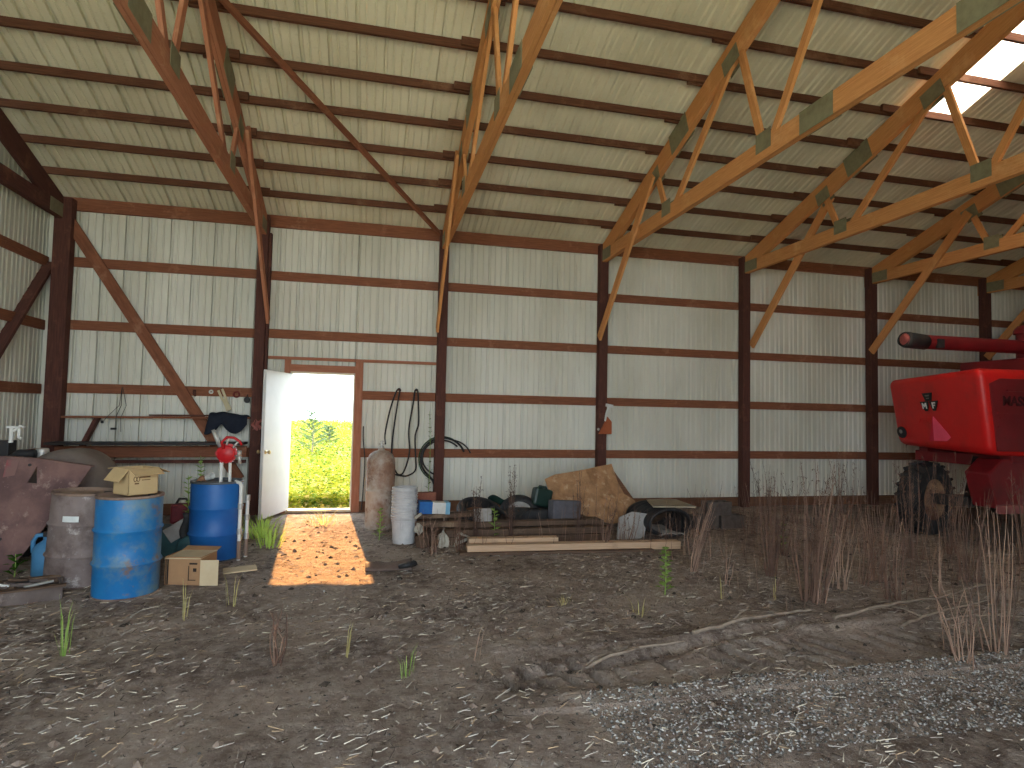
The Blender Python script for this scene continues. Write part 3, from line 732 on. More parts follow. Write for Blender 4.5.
# fuel pump nozzle and gauge at the far left edge
t = empty('fuel_pump', (-3.870, -2.35, 0), 'dark pump with white valve handle and round white gauge at the far left edge', 'pump')
b = MB(); b.tube([(-3.810, -2.35, 0), (-3.810, -2.35, 1.02)], .04, 10); b.box((-3.830, -2.35, 1.10), (.17, .16, .20)); b.box((-3.910, -2.35, .98), (.2, .14, .12)); b.build('pump_body', M['darkmetal'], t, bevel=.008)
b = MB(); b.lathe([(0, -.012), (.085, -.012), (.095, 0), (.085, .02), (0, .025)], 20, (-3.910, -2.47, 1.27), Matrix.Rotation(math.pi / 2, 3, 'X')); b.build('gauge', M['whiteplastic'], t, smooth=True, ang=40)
b = MB(); b.tube([(-3.730, -2.42, 1.18), (-3.730, -2.42, 1.34)], .022, 8); b.box((-3.725, -2.42, 1.345), (.09, .03, .025)); b.tube([(-3.710, -2.42, 1.30), (-3.650, -2.42, 1.36), (-3.610, -2.42, 1.34)], .016, 8); b.tube([(-3.660, -2.42, 1.33), (-3.660, -2.42, 1.24), (-3.630, -2.42, 1.22)], .018, 8); b.build('valve_handle', M['whiteplastic'], t, smooth=True, ang=50)

# blue jug between plate and barrel
t = empty('plastic_jug', (-2.93, -3.35, 0), 'light blue plastic jug on the dirt behind the rusty barrel', 'jug')
jb = mat('jug_blue', (.05, .17, .32), (.07, .21, .37), scale=4, rough=.45)
b = MB(); b.lathe([(.001, 0), (.11, 0), (.125, .02), (.125, .24), (.10, .29), (.045, .33), (.045, .37), (0.001, .37)], 20, (-2.91, -3.35, 0)); b.build('jug_body', jb, t, smooth=True)
b = MB(); b.tube([(-3.025, -3.37, .22), (-3.03, -3.37, .32), (-3.0, -3.37, .375), (-2.93, -3.36, .38)], .02, 8); b.build('jug_handle', jb, t, smooth=True)
b = MB(); b.lathe([(.05, 0), (.05, .04), (0, .042)], 14, (-2.91, -3.35, .365)); b.build('jug_cap', M['darkmetal'], t)

# trough full of bits
t = empty('metal_trough', (-2.75, -4.25, 0), 'rusty trough full of rubbish on the dirt in front of the rusty barrel', 'trough')
A = Vector((-2.44, -4.16, 0)); Bq = Vector((-3.45, -4.60, 0)); dr = (Bq - A).normalized(); nr = Vector((dr.y, -dr.x, 0))  # nr points away from camera or to it
nr = nr if nr.y > 0 else -nr
tr = paint('trough_rust', (.10, .076, .068), (.16, .125, .115), (.07, .047, .042), (.5, .6), (.36, .29, .25), (.6, .7), rough=.85, seed=6)
b = MB(); hh = .115; ww = .33
b.beam(A + Vector((0, 0, hh / 2)), Bq + Vector((0, 0, hh / 2)), .014, hh); b.beam(A + nr * ww + Vector((0, 0, hh / 2)), Bq + nr * ww + Vector((0, 0, hh / 2)), .014, hh)
b.beam(A + nr * ww / 2 + Vector((0, 0, .012)), Bq + nr * ww / 2 + Vector((0, 0, .012)), ww, .014); b.beam(A + Vector((0, 0, hh / 2)), A + nr * ww + Vector((0, 0, hh / 2)), .014, hh)
b.build('trough_body', tr, t)
b = MB(); b.beam(A + nr * -.012 + Vector((0, 0, hh + .004)) - dr * .03, Bq + nr * -.012 + Vector((0, 0, hh + .004)), .06, .016); b.beam(A + nr * (ww + .01) + Vector((0, 0, hh + .004)) - dr * .02, Bq + nr * (ww + .01) + Vector((0, 0, hh + .004)), .045, .016); b.build('rim', M['oldwood'], t)
b = MB(); ml = [tr, M['oldwood'], M['darkmetal'], M['steel']]
for k in range(80):
    s = rnd.random(); p = A + dr * (s * 1.0 + .03) + nr * rnd.uniform(.04, ww - .05) + Vector((0, 0, rnd.uniform(.08, .135)))
    b.mi = rnd.choice((0, 0, 1, 1, 2, 3)); q = dr.copy(); q.rotate(Euler((rnd.uniform(-.3, .3), rnd.uniform(-.2, .2), rnd.uniform(-.5, .5)))); b.beam(p, p + q * rnd.uniform(.05, .22), rnd.uniform(.01, .03), rnd.uniform(.008, .02))
tag(b.build('scrap_bits', ml), 'scrap sticks and metal bits heaped inside the rusty trough', 'scrap', kind='stuff')

# junk between the two blue barrels
t = empty('gas_can', (-2.02, -2.5, 0), 'dark red can behind the front blue barrel', 'can')
b = MB(); b.box((-2.02, -2.5, .42), (.2, .16, .22)); b.build('can_body', mat('can_red', (.16, .02, .03), (.10, .02, .025), scale=8, rough=.5), t, bevel=.03)
b = MB(); b.tube([(-2.08, -2.5, .52), (-2.05, -2.5, .58), (-1.98, -2.5, .58), (-1.95, -2.5, .52)], .014, 8); b.build('can_handle', M['darkmetal'], t, smooth=True)
t = empty('engine_block', (-1.98, -2.62, 0), 'dark greenish machine part with grey cover behind the front blue barrel', 'machine')
gm2 = mat('teal_machine', (.05, .13, .14), (.03, .07, .08), scale=6, rough=.5)
b = MB(); b.box((-2.05, -2.6, .15), (.34, .34, .3)); b.lathe([(.10, 0), (.13, .03), (.13, .1), (.06, .13), (0, .13)], 16, (-1.82, -2.82, .12), Matrix.Rotation(math.pi / 2, 3, 'X')); b.build('machine_body', gm2, t, bevel=.02)
b = MB(); b.box((-1.92, -2.78, .32), (.36, .03, .16), (0, R(-32), R(8))); b.box((-1.86, -2.80, .2), (.07, .03, .26), (0, R(10), 0)); b.build('grey_cover', M['greyboard'], t, bevel=.006)
b = MB(); b.tube([(-1.80, -2.85, .12), (-1.78, -2.9, .22), (-1.72, -2.92, .24), (-1.69, -2.92, .10)], .022, 8); b.build('rust_elbow', RIMR, t, smooth=True)
b = MB(); b.grid(8, 10, lambda u, v: (-1.92 + .17 * u + .02 * math.sin(9 * v), -2.83 - .03 * v + .02 * math.sin(7 * u), .06 + .42 * v))
tag(b.build('black_rag', M['black'], solid=.01, smooth=True), 'black plastic sheet draped over the greenish machine part', 'sheet')

# ------------------------------------------------------------------ shelf and things on the back wall, left bay
def board(name, p0, p1, w, h, m, label, cat='board', up=(0, 0, 1)):
    b = MB(); b.beam(p0, p1, w, h, up=up); return tag(b.build(name, m, bevel=.003), label, cat)
board('shelf_board', (-4.25, -.12, 1.42), (-1.78, -.12, 1.45), .17, .03, M['girt'], 'thin brown shelf board nailed across the wall under the row of hanging tools', 'shelf')
board('loose_board', (-3.15, -.12, 1.465), (-2.35, -.12, 1.475), .1, .022, M['post'], 'short dark board lying on the thin brown shelf', 'board')
board('bench_board', (-4.3, -.34, 1.06), (-1.80, -.34, 1.08), .36, .035, M['darkmetal'], 'dark dusty bench top along the wall behind the barrels', 'bench')
board('bench_beam', (-4.3, -.20, .93), (-1.80, -.20, .95), .05, .16, M['girt'], 'reddish beam under the dark bench top behind the barrels', 'beam', up=(0, 0, 1))
board('bench_rail', (-4.3, -.26, .80), (-1.80, -.26, .81), .07, .045, M['post'], 'dark lower rail beneath the reddish bench beam', 'rail')
b = MB(); b.beam((-4.05, -.1, .9), (-3.83, -.1, 1.42), .05, .11, up=(0, 1, 0)); tag(b.build('shelf_bracket', M['post']), 'dark slanted bracket propping the left end of the thin shelf', 'bracket')
# jacket over the shelf
def cloth(u, v):
    x = -2.34 + .53 * u
    top = 1.475 + .02 * math.sin(u * 5)
    ln = .10 + .14 * abs(math.sin(1.1 + u * 5.2)) + .05 * (1 - u)
    if v < .35:
        q = v / .35; return (x, -.05 - .17 * q, top + .03 * math.sin(q * 3) + .02 * noise.noise(Vector((u * 6, q, 3))))
    q = (v - .35) / .65
    return (x - .05 * q * (1 - u), -.225 - .025 * math.sin(u * 14) * q, top - ln * q)
b = MB(); b.grid(28, 14, cloth)
tag(b.build('jacket', mat('navy_cloth', (.012, .016, .028), (.022, .027, .042), scale=8, rough=.95), solid=.012, smooth=True), 'crumpled dark navy jacket draped over the thin shelf', 'jacket')
# hung tools on the girt
def ring(mb, c, r, rt, n=18):
    c = Vector(c); mb.tube([c + Vector((r * math.cos(2 * math.pi * k / n), 0, r * math.sin(2 * math.pi * k / n))) for k in range(n)], rt, 6, closed=True)
b = MB(); ring(b, (-2.37, -.02, 1.83), .022, .012); tag(b.build('washer', M['whiteplastic'], smooth=True), 'small white ring hung on the brown girt', 'ring')
b = MB(); ring(b, (-2.015, -.02, 1.80), .04, .014); tag(b.build('tape_roll', mat('tape_red', (.16, .03, .025)), smooth=True), 'dark red ring hung on the girt right of the pale hanging scraper', 'ring')
t = empty('pulley', (-1.86, -.03, 1.72), 'small black pulley hung on the girt beside the wall post', 'pulley')
b = MB(); b.lathe([(0, 0), (.04, 0), (.045, .008), (.03, .014), (.03, .022), (.045, .028), (.04, .036), (0, .036)], 16, (-1.86, -.02, 1.72), Matrix.Rotation(math.pi / 2, 3, 'X')); b.build('wheel_disc', M['black'], t, smooth=True, ang=40)
b = MB(); b.tube([(-1.86, -.04, 1.72), (-1.86, -.03, 1.78), (-1.86, -.005, 1.80)], .007, 6); b.build('hook', M['darkmetal'], t)
b = MB(); b.tube([(-2.60, -.02, 1.85), (-2.60, -.03, 1.80), (-2.58, -.04, 1.76)], [.02, .024, .014], 8); tag(b.build('hook', M['post'], smooth=True), 'short dark hook on the girt beside the diagonal brace board', 'hook')
t = empty('scraper', (-2.17, -.03, 1.7), 'pale cream scraper hanging slanted from the girt above the jacket', 'scraper')
b = MB(); Mz = Matrix.Translation((-2.17, -.045, 1.71)) @ Matrix.Rotation(R(-24), 4, 'Y')
for c, s in (((-.0, 0, 0), (.075, .014, .33)),):
    pass
fr = MB(); fr.prism([(-.045, .17), (-.012, .17), (-.008, .02), (.008, .02), (.012, .17), (.045, .17), (.045, .03), (.032, -.02), (.04, -.17), (-.04, -.17), (-.032, -.02), (-.045, .03)], .014, Mz @ Matrix.Rotation(math.pi / 2, 4, 'X'))
fr.build('scraper_body', mat('cream_plastic', (.60, .53, .36), (.5, .43, .28), scale=6), t, bevel=.003)
b = MB(); b.tube([(-2.225, -.02, 1.87), (-2.235, -.03, 1.89), (-2.245, -.01, 1.90)], .006, 6); b.build('nail', M['darkmetal'], t)
# hanging wires with weight
t = empty('hanging_wire', (-3.55, -.05, 1.8), 'loop of thin dark wire hanging from the girt with a small black weight', 'wire')
b = MB(); b.tube([(-3.57, -.02, 1.86), (-3.58, -.05, 1.6), (-3.66, -.22, 1.44), (-3.70, -.23, 1.38)], .004, 5); b.tube([(-3.57, -.02, 1.86), (-3.555, -.05, 1.6), (-3.55, -.23, 1.44), (-3.55, -.24, 1.27)], .005, 5); b.tube([(-3.56, -.02, 1.86), (-3.49, -.05, 1.6), (-3.49, -.23, 1.42), (-3.48, -.23, 1.22)], .004, 5); b.build('wire', M['darkmetal'], t)
b = MB(); b.box((-3.57, -.245, 1.265), (.07, .03, .03)); b.box((-3.72, -.235, 1.36), (.03, .03, .04)); b.build('weight', M['black'], t, bevel=.004)
# red rag on the post
b = MB(); b.grid(8, 10, lambda u, v: (-1.74 + .11 * u + .02 * math.sin(v * 9), -.165 - .02 * math.sin(u * 7 + v * 4), 1.27 + .15 * v + .015 * math.sin(u * 8)))
tag(b.build('red_rag', mat('rag_pink', (.42, .16, .13), (.32, .08, .07), scale=14), solid=.008, smooth=True), 'small faded red rag tied to the post beside the white door', 'rag')

# ------------------------------------------------------------------ right of the door
t = empty('gas_cylinder', (.14, -1.33, 0), 'tall rusty white gas cylinder standing right of the door', 'gas cylinder')
cy = paint('cylinder_rust', (.48, .44, .39), (.36, .30, .25), (.26, .15, .10), (.46, .60), (.17, .085, .055), (.54, .66), rough=.7, seed=11)
b = MB(); b.lathe([(.19, -.02), (.195, .02), (.195, .50), (.199, .505), (.199, .515), (.195, .52), (.195, .88), (.185, .94), (.155, 1.0), (.10, 1.04), (.045, 1.055), (.045, 1.09), (0, 1.09)], 32, (.14, -1.33, 0)); b.build('cylinder_body', cy, t, smooth=True)
b = MB(); b.lathe([(.03, 0), (.03, .03), (.018, .035), (.018, .08), (.026, .082), (.026, .10), (0, .105)], 12, (.14, -1.33, 1.085)); b.tube([(.10, -1.33, 1.14), (.18, -1.33, 1.14)], .012, 8); b.tube([(.14, -1.38, 1.135), (.14, -1.29, 1.135)], .010, 8); b.build('valve', M['steel'], t, smooth=True, ang=40)

bm_ = mat('bucket_white', (.52, .52, .53), (.38, .38, .39), scale=6, rough=.5)
proto = None
NBK = 12
for k in range(NBK):
    nth = ['bottom', 'second', 'third', 'fourth', 'fifth', 'sixth', 'seventh', 'eighth', 'ninth', 'tenth', 'eleventh', 'topmost'][k]
    lb = 'white bucket, ' + (nth + ' one of the tall nested stack by the gas cylinder' if k in (0, NBK - 1) else nth + ' from the bottom of the nested stack by the gas cylinder')
    z = .0 + k * .0335
    if proto is None:
        t = empty('bucket', (.42, -2.33, 0), None, 'bucket', 'nested white buckets'); proto = t
        t['_o'] = (0.0, 0.0, 0.0)
        b = MB(); b.lathe([(.001, .004), (.128, .004), (.133, 0), (.148, .30), (.148, .307), (.140, .307), (.136, .30), (.124, .012), (.001, .012)], 28); b.build('bucket_shell', bm_, t, world=False, smooth=True, ang=40)
        b = MB(); b.lathe([(.147, .286), (.158, .286), (.160, .296), (.158, .302), (.147, .302)], 28); b.lathe([(.147, .262), (.155, .262), (.155, .268), (.147, .268)], 28); b.build('rim', bm_, t, world=False, smooth=True)
        tag(t, lb)
    else:
        c = proto.copy(); COL.objects.link(c); c['label'] = lb
        for ch in list(proto.children):
            d = ch.copy(); COL.objects.link(d); d.parent = c
        t = c
    t.location = (.42 + rnd.uniform(-.004, .004), -2.33 + rnd.uniform(-.004, .004), z); t.rotation_euler = (rnd.uniform(-.012, .012), rnd.uniform(-.012, .012), rnd.uniform(0, 6))

# hoses on the girt
t = empty('hose', (.4, -.08, 1.9), 'long black hose looped over the girt above the gas cylinder', 'hose')
b = MB(); Y = -.06
def sm(P, n=8):
    out = []
    P = [Vector(p) for p in P]
    for i in range(len(P) - 1):
        p0, p1, p2, p3 = P[max(i - 1, 0)], P[i], P[i + 1], P[min(i + 2, len(P) - 1)]
        for k in range(n):
            u = k / n; out.append(.5 * ((2 * p1) + (-p0 + p2) * u + (2 * p0 - 5 * p1 + 4 * p2 - p3) * u * u + (-p0 + 3 * p1 - 3 * p2 + p3) * u ** 3))
    out.append(P[-1]); return out
b.tube(sm([(.20, -.9, 1.12), (.20, -.45, 1.25), (.27, -.12, 1.60), (.36, Y, 1.90), (.42, Y, 1.95), (.40, Y - .02, 1.80), (.33, Y, 1.2), (.33, Y, .82), (.42, Y, .60), (.52, Y - .01, .64), (.60, Y, .95), (.58, Y, 1.3), (.64, Y, 1.75), (.66, Y, 1.93), (.70, Y - .02, 1.93), (.72, Y, 1.7), (.73, Y, 1.4), (.68, Y - .02, 1.2), (.70, Y, .85), (.70, Y, .66), (.58, Y - .02, .575), (.46, Y - .03, .575), (.30, Y - .03, .62)]), .0125, 7)
b.build('hose_line', M['black'], t, smooth=True)
b = MB(); b.box((.41, -.035, 1.935), (.06, .06, .02)); b.box((.68, -.035, 1.935), (.06, .06, .02)); b.build('peg', M['post'], t)
t = empty('hose', (1.05, -.2, .8), 'coiled black and green hose hung behind the post right of the gas cylinder', 'hose')
b = MB(); b2 = MB()
def coil(mb, cx, cz, rx, rz, y, r, a0, a1, n=26):
    mb.tube([(cx + rx * math.cos(R(a0 + (a1 - a0) * k / n)), y + .03 * math.sin(6 * k / n), cz + rz * math.sin(R(a0 + (a1 - a0) * k / n))) for k in range(n + 1)], r, 7)
coil(b, 1.14, .84, .36, .34, -.06, .017, 20, 235); coil(b, 1.12, .86, .32, .28, -.09, .014, 40, 250); coil(b, 1.18, .86, .42, .30, -.05, .012, 15, 80)
coil(b2, 1.12, .84, .37, .36, -.04, .010, 60, 240)
b.tube([(.92, -.1, .56), (.98, -.12, .50), (1.0, -.12, .44)], .02, 7)
b.build('hose_line', M['black'], t, smooth=True); b2.build('green_hose', mat('hose_green', (.03, .07, .035)), t, smooth=True)
b = MB(); b.tube(sm([(-.13, -.06, 1.35), (-.12, -.07, 1.1), (-.09, -.08, .8), (-.10, -.1, .4), (-.12, -.12, .05)]), .010, 6); tag(b.build('iron_rod', M['darkmetal'], smooth=True), 'thin dark rod leaning on the wall behind the gas cylinder', 'rod')

# orange pouch on the fourth post
t = empty('tool_pouch', (3.9, -.2, 1.5), 'orange brown pouch with a white handled tool hanging on the wall post', 'pouch')
b = MB(); Mr = Matrix.Translation((3.86, -.152, 1.42)) @ Matrix.Rotation(math.pi / 2, 4, 'X')
b.prism([(-.10, -.14), (.13, -.14), (.13, .07), (.05, .16), (.02, .08)], .05, Mr); b.build('pouch', mat('orange_leather', (.42, .115, .045), (.32, .08, .03), scale=9, rough=.7), t, bevel=.008)
b = MB(); b.tube([(3.87, -.19, 1.50), (3.885, -.20, 1.62), (3.93, -.20, 1.74)], [.016, .02, .024], 8); b.box((3.94, -.2, 1.765), (.13, .035, .05), (0, R(10), 0)); b.build('white_handle', M['whiteplastic'], t, smooth=True, ang=40)
b = MB(); b.lathe([(0, 0), (.022, 0), (.022, .01), (0, .012)], 10, (3.76, -.162, 1.36), Matrix.Rotation(math.pi / 2, 3, 'X')); b.build('button', M['steel'], t)

# planks on the ground
pk = M['plank']
def plank(p0, p1, w, h, label, m=None, nm='plank'):
    b = MB(); b.beam(p0, p1, w, h); return tag(b.build(nm, m or pk, bevel=.006), label, 'plank', 'boards lying on the dirt' if nm == 'plank' else 'old lumber in the junk pile')
plank((1.09, -3.02, .06), (3.68, -3.10, .055), .14, .09, 'long pale plank lying on the dirt in front of the junk pile')
plank((1.13, -2.86, .095), (2.20, -2.90, .095), .13, .10, 'short pale plank lying behind the left end of the long plank')
plank((1.0, -3.06, .016), (3.3, -3.17, .012), .15, .035, 'thin grey board lying under the long pale plank', M['oldwood'])

# junk pile
old = M['oldwood']
for p0, p1, w, h, lb in (((.55, -2.52, .05), (2.95, -2.50, .05), .14, .09, 'old grey beam on the dirt at the foot of the junk pile'),
                         ((.9, -2.55, .145), (3.0, -2.50, .14), .12, .08, 'weathered brown beam, second up at the front of the junk pile'),
                         ((1.15, -2.45, .225), (2.85, -2.38, .22), .12, .06, 'brown board on top of the weathered beams below the black tyre'),
                         ((.5, -2.2, .29), (1.5, -2.15, .31), .16, .05, 'dark board under the blue and white carton'),
                         ((.55, -2.45, .24), (1.3, -2.42, .22), .10, .06, 'short broken timber at the left end of the junk pile')):
    plank(p0, p1, w, h, lb, old, 'lumber')
for x, y in ((.62, -2.2), (1.35, -2.15), (.75, -2.4), (1.25, -2.4)):
    pass
t = empty('blue_carton', (.8, -2.2, .31), 'small blue and white carton on the dark board of the junk pile', 'carton')
b = MB(); b.box((.80, -2.2, .40), (.37, .16, .14), (0, R(3), R(4))); b.build('carton_body', mat('carton_white', (.62, .62, .60), (.52, .50, .48), scale=8), t, bevel=.004)
b = MB(); b.box((.68, -2.205, .407), (.160, .180, .147), (0, R(3), R(4))); b.build('blue_panel', mat('carton_blue', (.02, .10, .32), (.03, .14, .38), scale=8), t)
b = MB(); b.box((.955, -2.19, .394), (.055, .178, .147), (0, R(3), R(4))); b.build('blue_stripe', mat('carton_lightblue', (.18, .36, .50)), t)
b = MB(); b.box((.72, -1.9, .47), (.24, .12, .16), (0, 0, R(5))); tag(b.build('brick_block', mat('brick_red', (.26, .10, .06), (.18, .06, .04), scale=12), bevel=.006), 'reddish brick coloured block behind the blue and white carton', 'block')
b = MB(); b.box((.72, -1.9, .19), (.4, .3, .39), (0, 0, R(8))); tag(b.build('wooden_crate', old, bevel=.01), 'old dark crate under the reddish block', 'crate')
pale = mat('pale_scrap', (.46, .44, .38), (.30, .27, .22), scale=14)
def lump(x, y, z, sx, sy, sz, m, nm, label, cat, seed):
    b = MB(); n1, n2 = 14, 9
    def fn(u, v):
        a = 2 * math.pi * u; e = math.pi * (v - .5); d = Vector((math.cos(a) * math.cos(e), math.sin(a) * math.cos(e), math.sin(e)))
        k = 1 + .45 * noise.noise(d * 1.6 + Vector((seed, 0, 0))) + .2 * noise.noise(d * 4 + Vector((0, seed, 0)))
        return (x + d.x * sx * k, y + d.y * sy * k, z + d.z * sz * k)
    b.grid(n1, n2, fn); return tag(b.build(nm, m), label, cat)
lump(.86, -2.66, .07, .07, .05, .11, pale, 'scrap_chunk', 'pale upright chunk of scrap in front of the old beams', 'scrap', 1)
t = empty('pulley_casting', (1.10, -2.68, .09), 'pale iron casting with a triangular opening at the front of the junk pile', 'casting')
b = MB(); b.tube([(1.0, -2.68, .03), (1.05, -2.70, .17), (1.19, -2.68, .11)], .025, 6, closed=True); b.build('frame', pale, t)
b = MB(); b.box((1.19, -2.66, .05), (.05, .05, .1)); b.build('lug', pale, t, bevel=.008)
lump(.63, -2.60, .06, .10, .08, .10, M['oldwood'], 'wood_chunk', 'broken brown wood chunk beside the bucket stack', 'wood', 3)
lump(.58, -2.55, .2, .05, .05, .06, pale, 'scrap_chunk', 'small pale scrap bit on the timber beside the bucket stack', 'scrap', 4)
b = MB(); b.box((1.38, -2.42, .33), (.22, .04, .16), (R(-10), 0, R(5))); tag(b.build('tin_sheet', M['greyboard'], bevel=.004), 'small grey panel standing on the beams left of the bright green weed', 'panel')
b = MB(); b.tube([(.53, -2.62, .34), (.60, -2.66, .40)], .018, 6); tag(b.build('stick', pale), 'short pale stick poking out beside the bucket stack', 'stick')
def tyre(name, c, Rr, r, eul, label, mrim=None):
    t = empty(name, c, label, 'tyre', rot=eul)
    b = MB(); prof = []
    for k in range(13):
        a = math.pi * (-.62 + 1.24 * k / 12); prof.append((Rr - r + r * math.cos(a) if True else 0, r * 1.0 * math.sin(a)))
    b.lathe([(Rr - 1.35 * r, -r * .75)] + prof + [(Rr - 1.35 * r, r * .75), (Rr - 1.35 * r, -r * .75)], 36)
    b.build('tyre_wall', M['black'], t, world=False, smooth=True, ang=60)
    if mrim:
        b = MB(); b.lathe([(Rr - 1.3 * r, -r * .6), (Rr - 1.5 * r, -r * .5), (.06, -r * .2), (.06, r * .2), (Rr - 1.5 * r, r * .5), (Rr - 1.3 * r, r * .6)], 24); b.build('rim', mrim, t, world=False, smooth=True)
    return t
tyre('old_tyre', (2.02, -1.75, .20), .30, .085, (R(60), R(4), R(-6)), 'black tyre with a pale rim leaning in the junk pile left of the tan sheet', M['greyboard'])
tyre('old_tyre', (1.42, -1.9, .30), .30, .07, (R(22), R(4), 0), 'black tyre lying nearly flat in the junk pile left of the bright green weed')
b = MB(); b.box((1.45, -1.9, .12), (.9, .5, .2)); tag(b.build('scrap_pallet', old, bevel=.01), 'dark low pallet under the flat black tyre', 'pallet')
t = empty('oil_jug', (2.37, -1.7, .45), 'dark green plastic jug tipped on the junk pile beside the tan sheet', 'jug')
dg = mat('dark_green', (.008, .024, .02), (.013, .036, .03), scale=6, rough=.4)
b = MB(); b.box((2.33, -1.72, .44), (.26, .18, .25), (R(-8), R(14), R(6))); b.build('jug_body', dg, t, bevel=.03)
b = MB(); b.tube([(2.26, -1.74, .55), (2.29, -1.76, .60), (2.38, -1.76, .585), (2.41, -1.74, .53)], .016, 8); b.build('jug_handle', dg, t, smooth=True)
b = MB(); b.box((2.2, -1.75, .155), (.75, .5, .31), (0, 0, R(3))); tag(b.build('black_crate', M['black'], bevel=.03), 'black plastic crate under the dark green jug', 'crate')
b = MB(); b.box((2.53, -2.15, .33), (.40, .2, .26), (R(-6), R(3), R(4))); tag(b.build('grey_bin', mat('grey_bin', (.11, .105, .125), (.07, .068, .08), scale=8), bevel=.02), 'dark grey bin in front of the tan sheet', 'bin')
b = MB(); b.box((2.7, -2.1, .10), (.7, .3, .21)); tag(b.build('timber_block', old, bevel=.01), 'dark timber block under the dark grey bin', 'block')
b = MB(); b.grid(14, 8, lambda u, v: (1.5 + .55 * u, -2.2 + .3 * v, .30 + .08 * math.sin(u * 7 + v * 2) * (1 - v) + .06 * noise.noise(Vector((u * 4, v * 4, 0))))); tag(b.build('rubber_sheet', M['black'], solid=.012, smooth=True), 'crumpled black rubber sheet on the beams behind the bright green weed', 'sheet')
b = MB(); b.grid(12, 8, lambda u, v: (1.6 + .25 * u, -1.55 - .05 * v + .04 * math.sin(u * 6), .33 + .10 * v + .03 * math.sin(u * 5))); tag(b.build('tarp', dg, solid=.01, smooth=True), 'dark green tarp scrap beside the leaning black tyre', 'tarp')

# tan sheet (crumpled board)
poly = [(2.46, .66), (2.62, .72), (2.81, .755), (3.05, .80), (3.3, .83), (3.52, .87), (3.58, .62), (3.64, .45), (3.78, .36), (3.86, .18), (3.6, .10), (3.33, .08), (3.1, .12), (2.87, .22), (2.7, .26), (2.52, .36)]
def shp(x, z): return Vector((x + .0, -1.85 + .55 * z + .05 * math.sin(7 * x + 3 * z) + .02 * math.sin(17 * x - 5 * z) + .05 * (x - 3.1) ** 2, z))
b = MB(); n = len(poly); cx = sum(p[0] for p in poly) / n; cz = sum(p[1] for p in poly) / n
rg = []
for f in (1, .66, .33):
    rg.append(b.add([shp(cx + (x - cx) * f, cz + (z - cz) * f) for x, z in poly]))
cc = b.add([shp(cx, cz)])
for r0, r1 in zip(rg, rg[1:]):
    for k in range(n): b.face((r0 + k, r0 + (k + 1) % n, r1 + (k + 1) % n, r1 + k))
for k in range(n): b.face((rg[-1] + k, rg[-1] + (k + 1) % n, cc))
tag(b.build('tan_sheet', mat('tan_sheet', (.42, .235, .12), (.26, .14, .07), scale=7, rough=.9, bump=.3, stretch=(1, 1, 1), c3=(.50, .34, .21), s3=9, t3=(.54, .66)), solid=.022), 'large torn tan sheet of board leaning against the wall behind the junk pile', 'board')
b = MB(); b.prism([(3.45, .04), (4.25, .02), (4.05, .28), (3.62, .84)], .02, Matrix.Translation((0, -1.0, 0)) @ Matrix.Rotation(math.pi / 2, 4, 'X'))
tag(b.build('dark_sheet', M['skirt'], bevel=.003), 'dark brown plywood piece leaning behind the right end of the tan sheet', 'board')
b = MB(); b.prism([(3.14, -.02), (3.52, -.02), (3.60, .31), (3.38, .34), (3.19, .27)], .03, Matrix.Translation((0, -2.45, 0)) @ Matrix.Rotation(R(80), 4, 'X'))
tag(b.build('grey_board', M['greyboard'], bevel=.004), 'grey board standing at the foot of the tan sheet left of the black culvert pipe', 'board')
# culvert
t = empty('culvert_pipe', (3.8, -2.3, 0), 'slumped black culvert pipe lying open end forward against the wall', 'pipe')
b = MB()
def cul(u, v):
    a = 2 * math.pi * u; r = .26
    return (3.84 + r * 1.15 * math.cos(a), -2.62 + .75 * v, .19 + r * .74 * math.sin(a) * (1 if math.sin(a) > 0 else .75) + .012 * math.sin(40 * v))
b.grid(30, 30, cul); b.build('pipe_wall', M['black'], t, smooth=True, solid=.03, off=0)
b = MB(); b.grid(12, 6, lambda u, v: (3.66 + .36 * u, -2.64 + .6 * v, .065 + .10 * u * (1 - u) + .03 * noise.noise(Vector((u * 4, v * 3, 2))))); b.build('grey_liner', M['greyboard'], t, solid=.012)
b = MB(); b.prism([(3.60, -2.45), (4.16, -2.55), (4.30, -1.75), (3.86, -1.7)], .02, Matrix.Translation((0, -.13, .35)) @ Matrix.Rotation(R(-1.5), 4, 'X'))
tag(b.build('plywood_lid', mat('plywood_grey', (.34, .29, .21), (.26, .22, .16), scale=6), bevel=.003), 'grey brown plywood sheet lying over the black culvert pipe', 'board')
b = MB(); b.box((4.16, -1.7, .13), (.12, .5, .28), (0, 0, R(4))); b.box((4.34, -1.75, .12), (.12, .5, .26), (0, 0, R(-4)))
tag(b.build('cardboard_roll', M['oldwood'], bevel=.01), 'brown boards standing behind the culvert pipe', 'board')
# concrete blocks by post five
for k, (x, y, z) in enumerate(((4.72, -1.9, .095), (5.14, -1.92, .095), (4.93, -1.9, .288))):
    t = empty('concrete_block', (x, y, z - .095), ['dark concrete block, left one of the bottom pair in front of the wall', 'dark concrete block, right one of the bottom pair in front of the wall', 'dark concrete block resting on the bottom pair in front of the wall'][k], 'block', 'concrete blocks by the wall')
    b = MB()
    for dx in (-.17, 0, .17): b.box((x + dx, y, z), (.035, .18, .185))
    for dy in (-.08, .08): b.box((x, y + dy, z), (.39, .03, .19))
    b.build('block', mat('concrete_dark', (.11, .09, .08), (.07, .055, .05), scale=14) if k == 0 else bpy.data.materials['concrete_dark'], t)
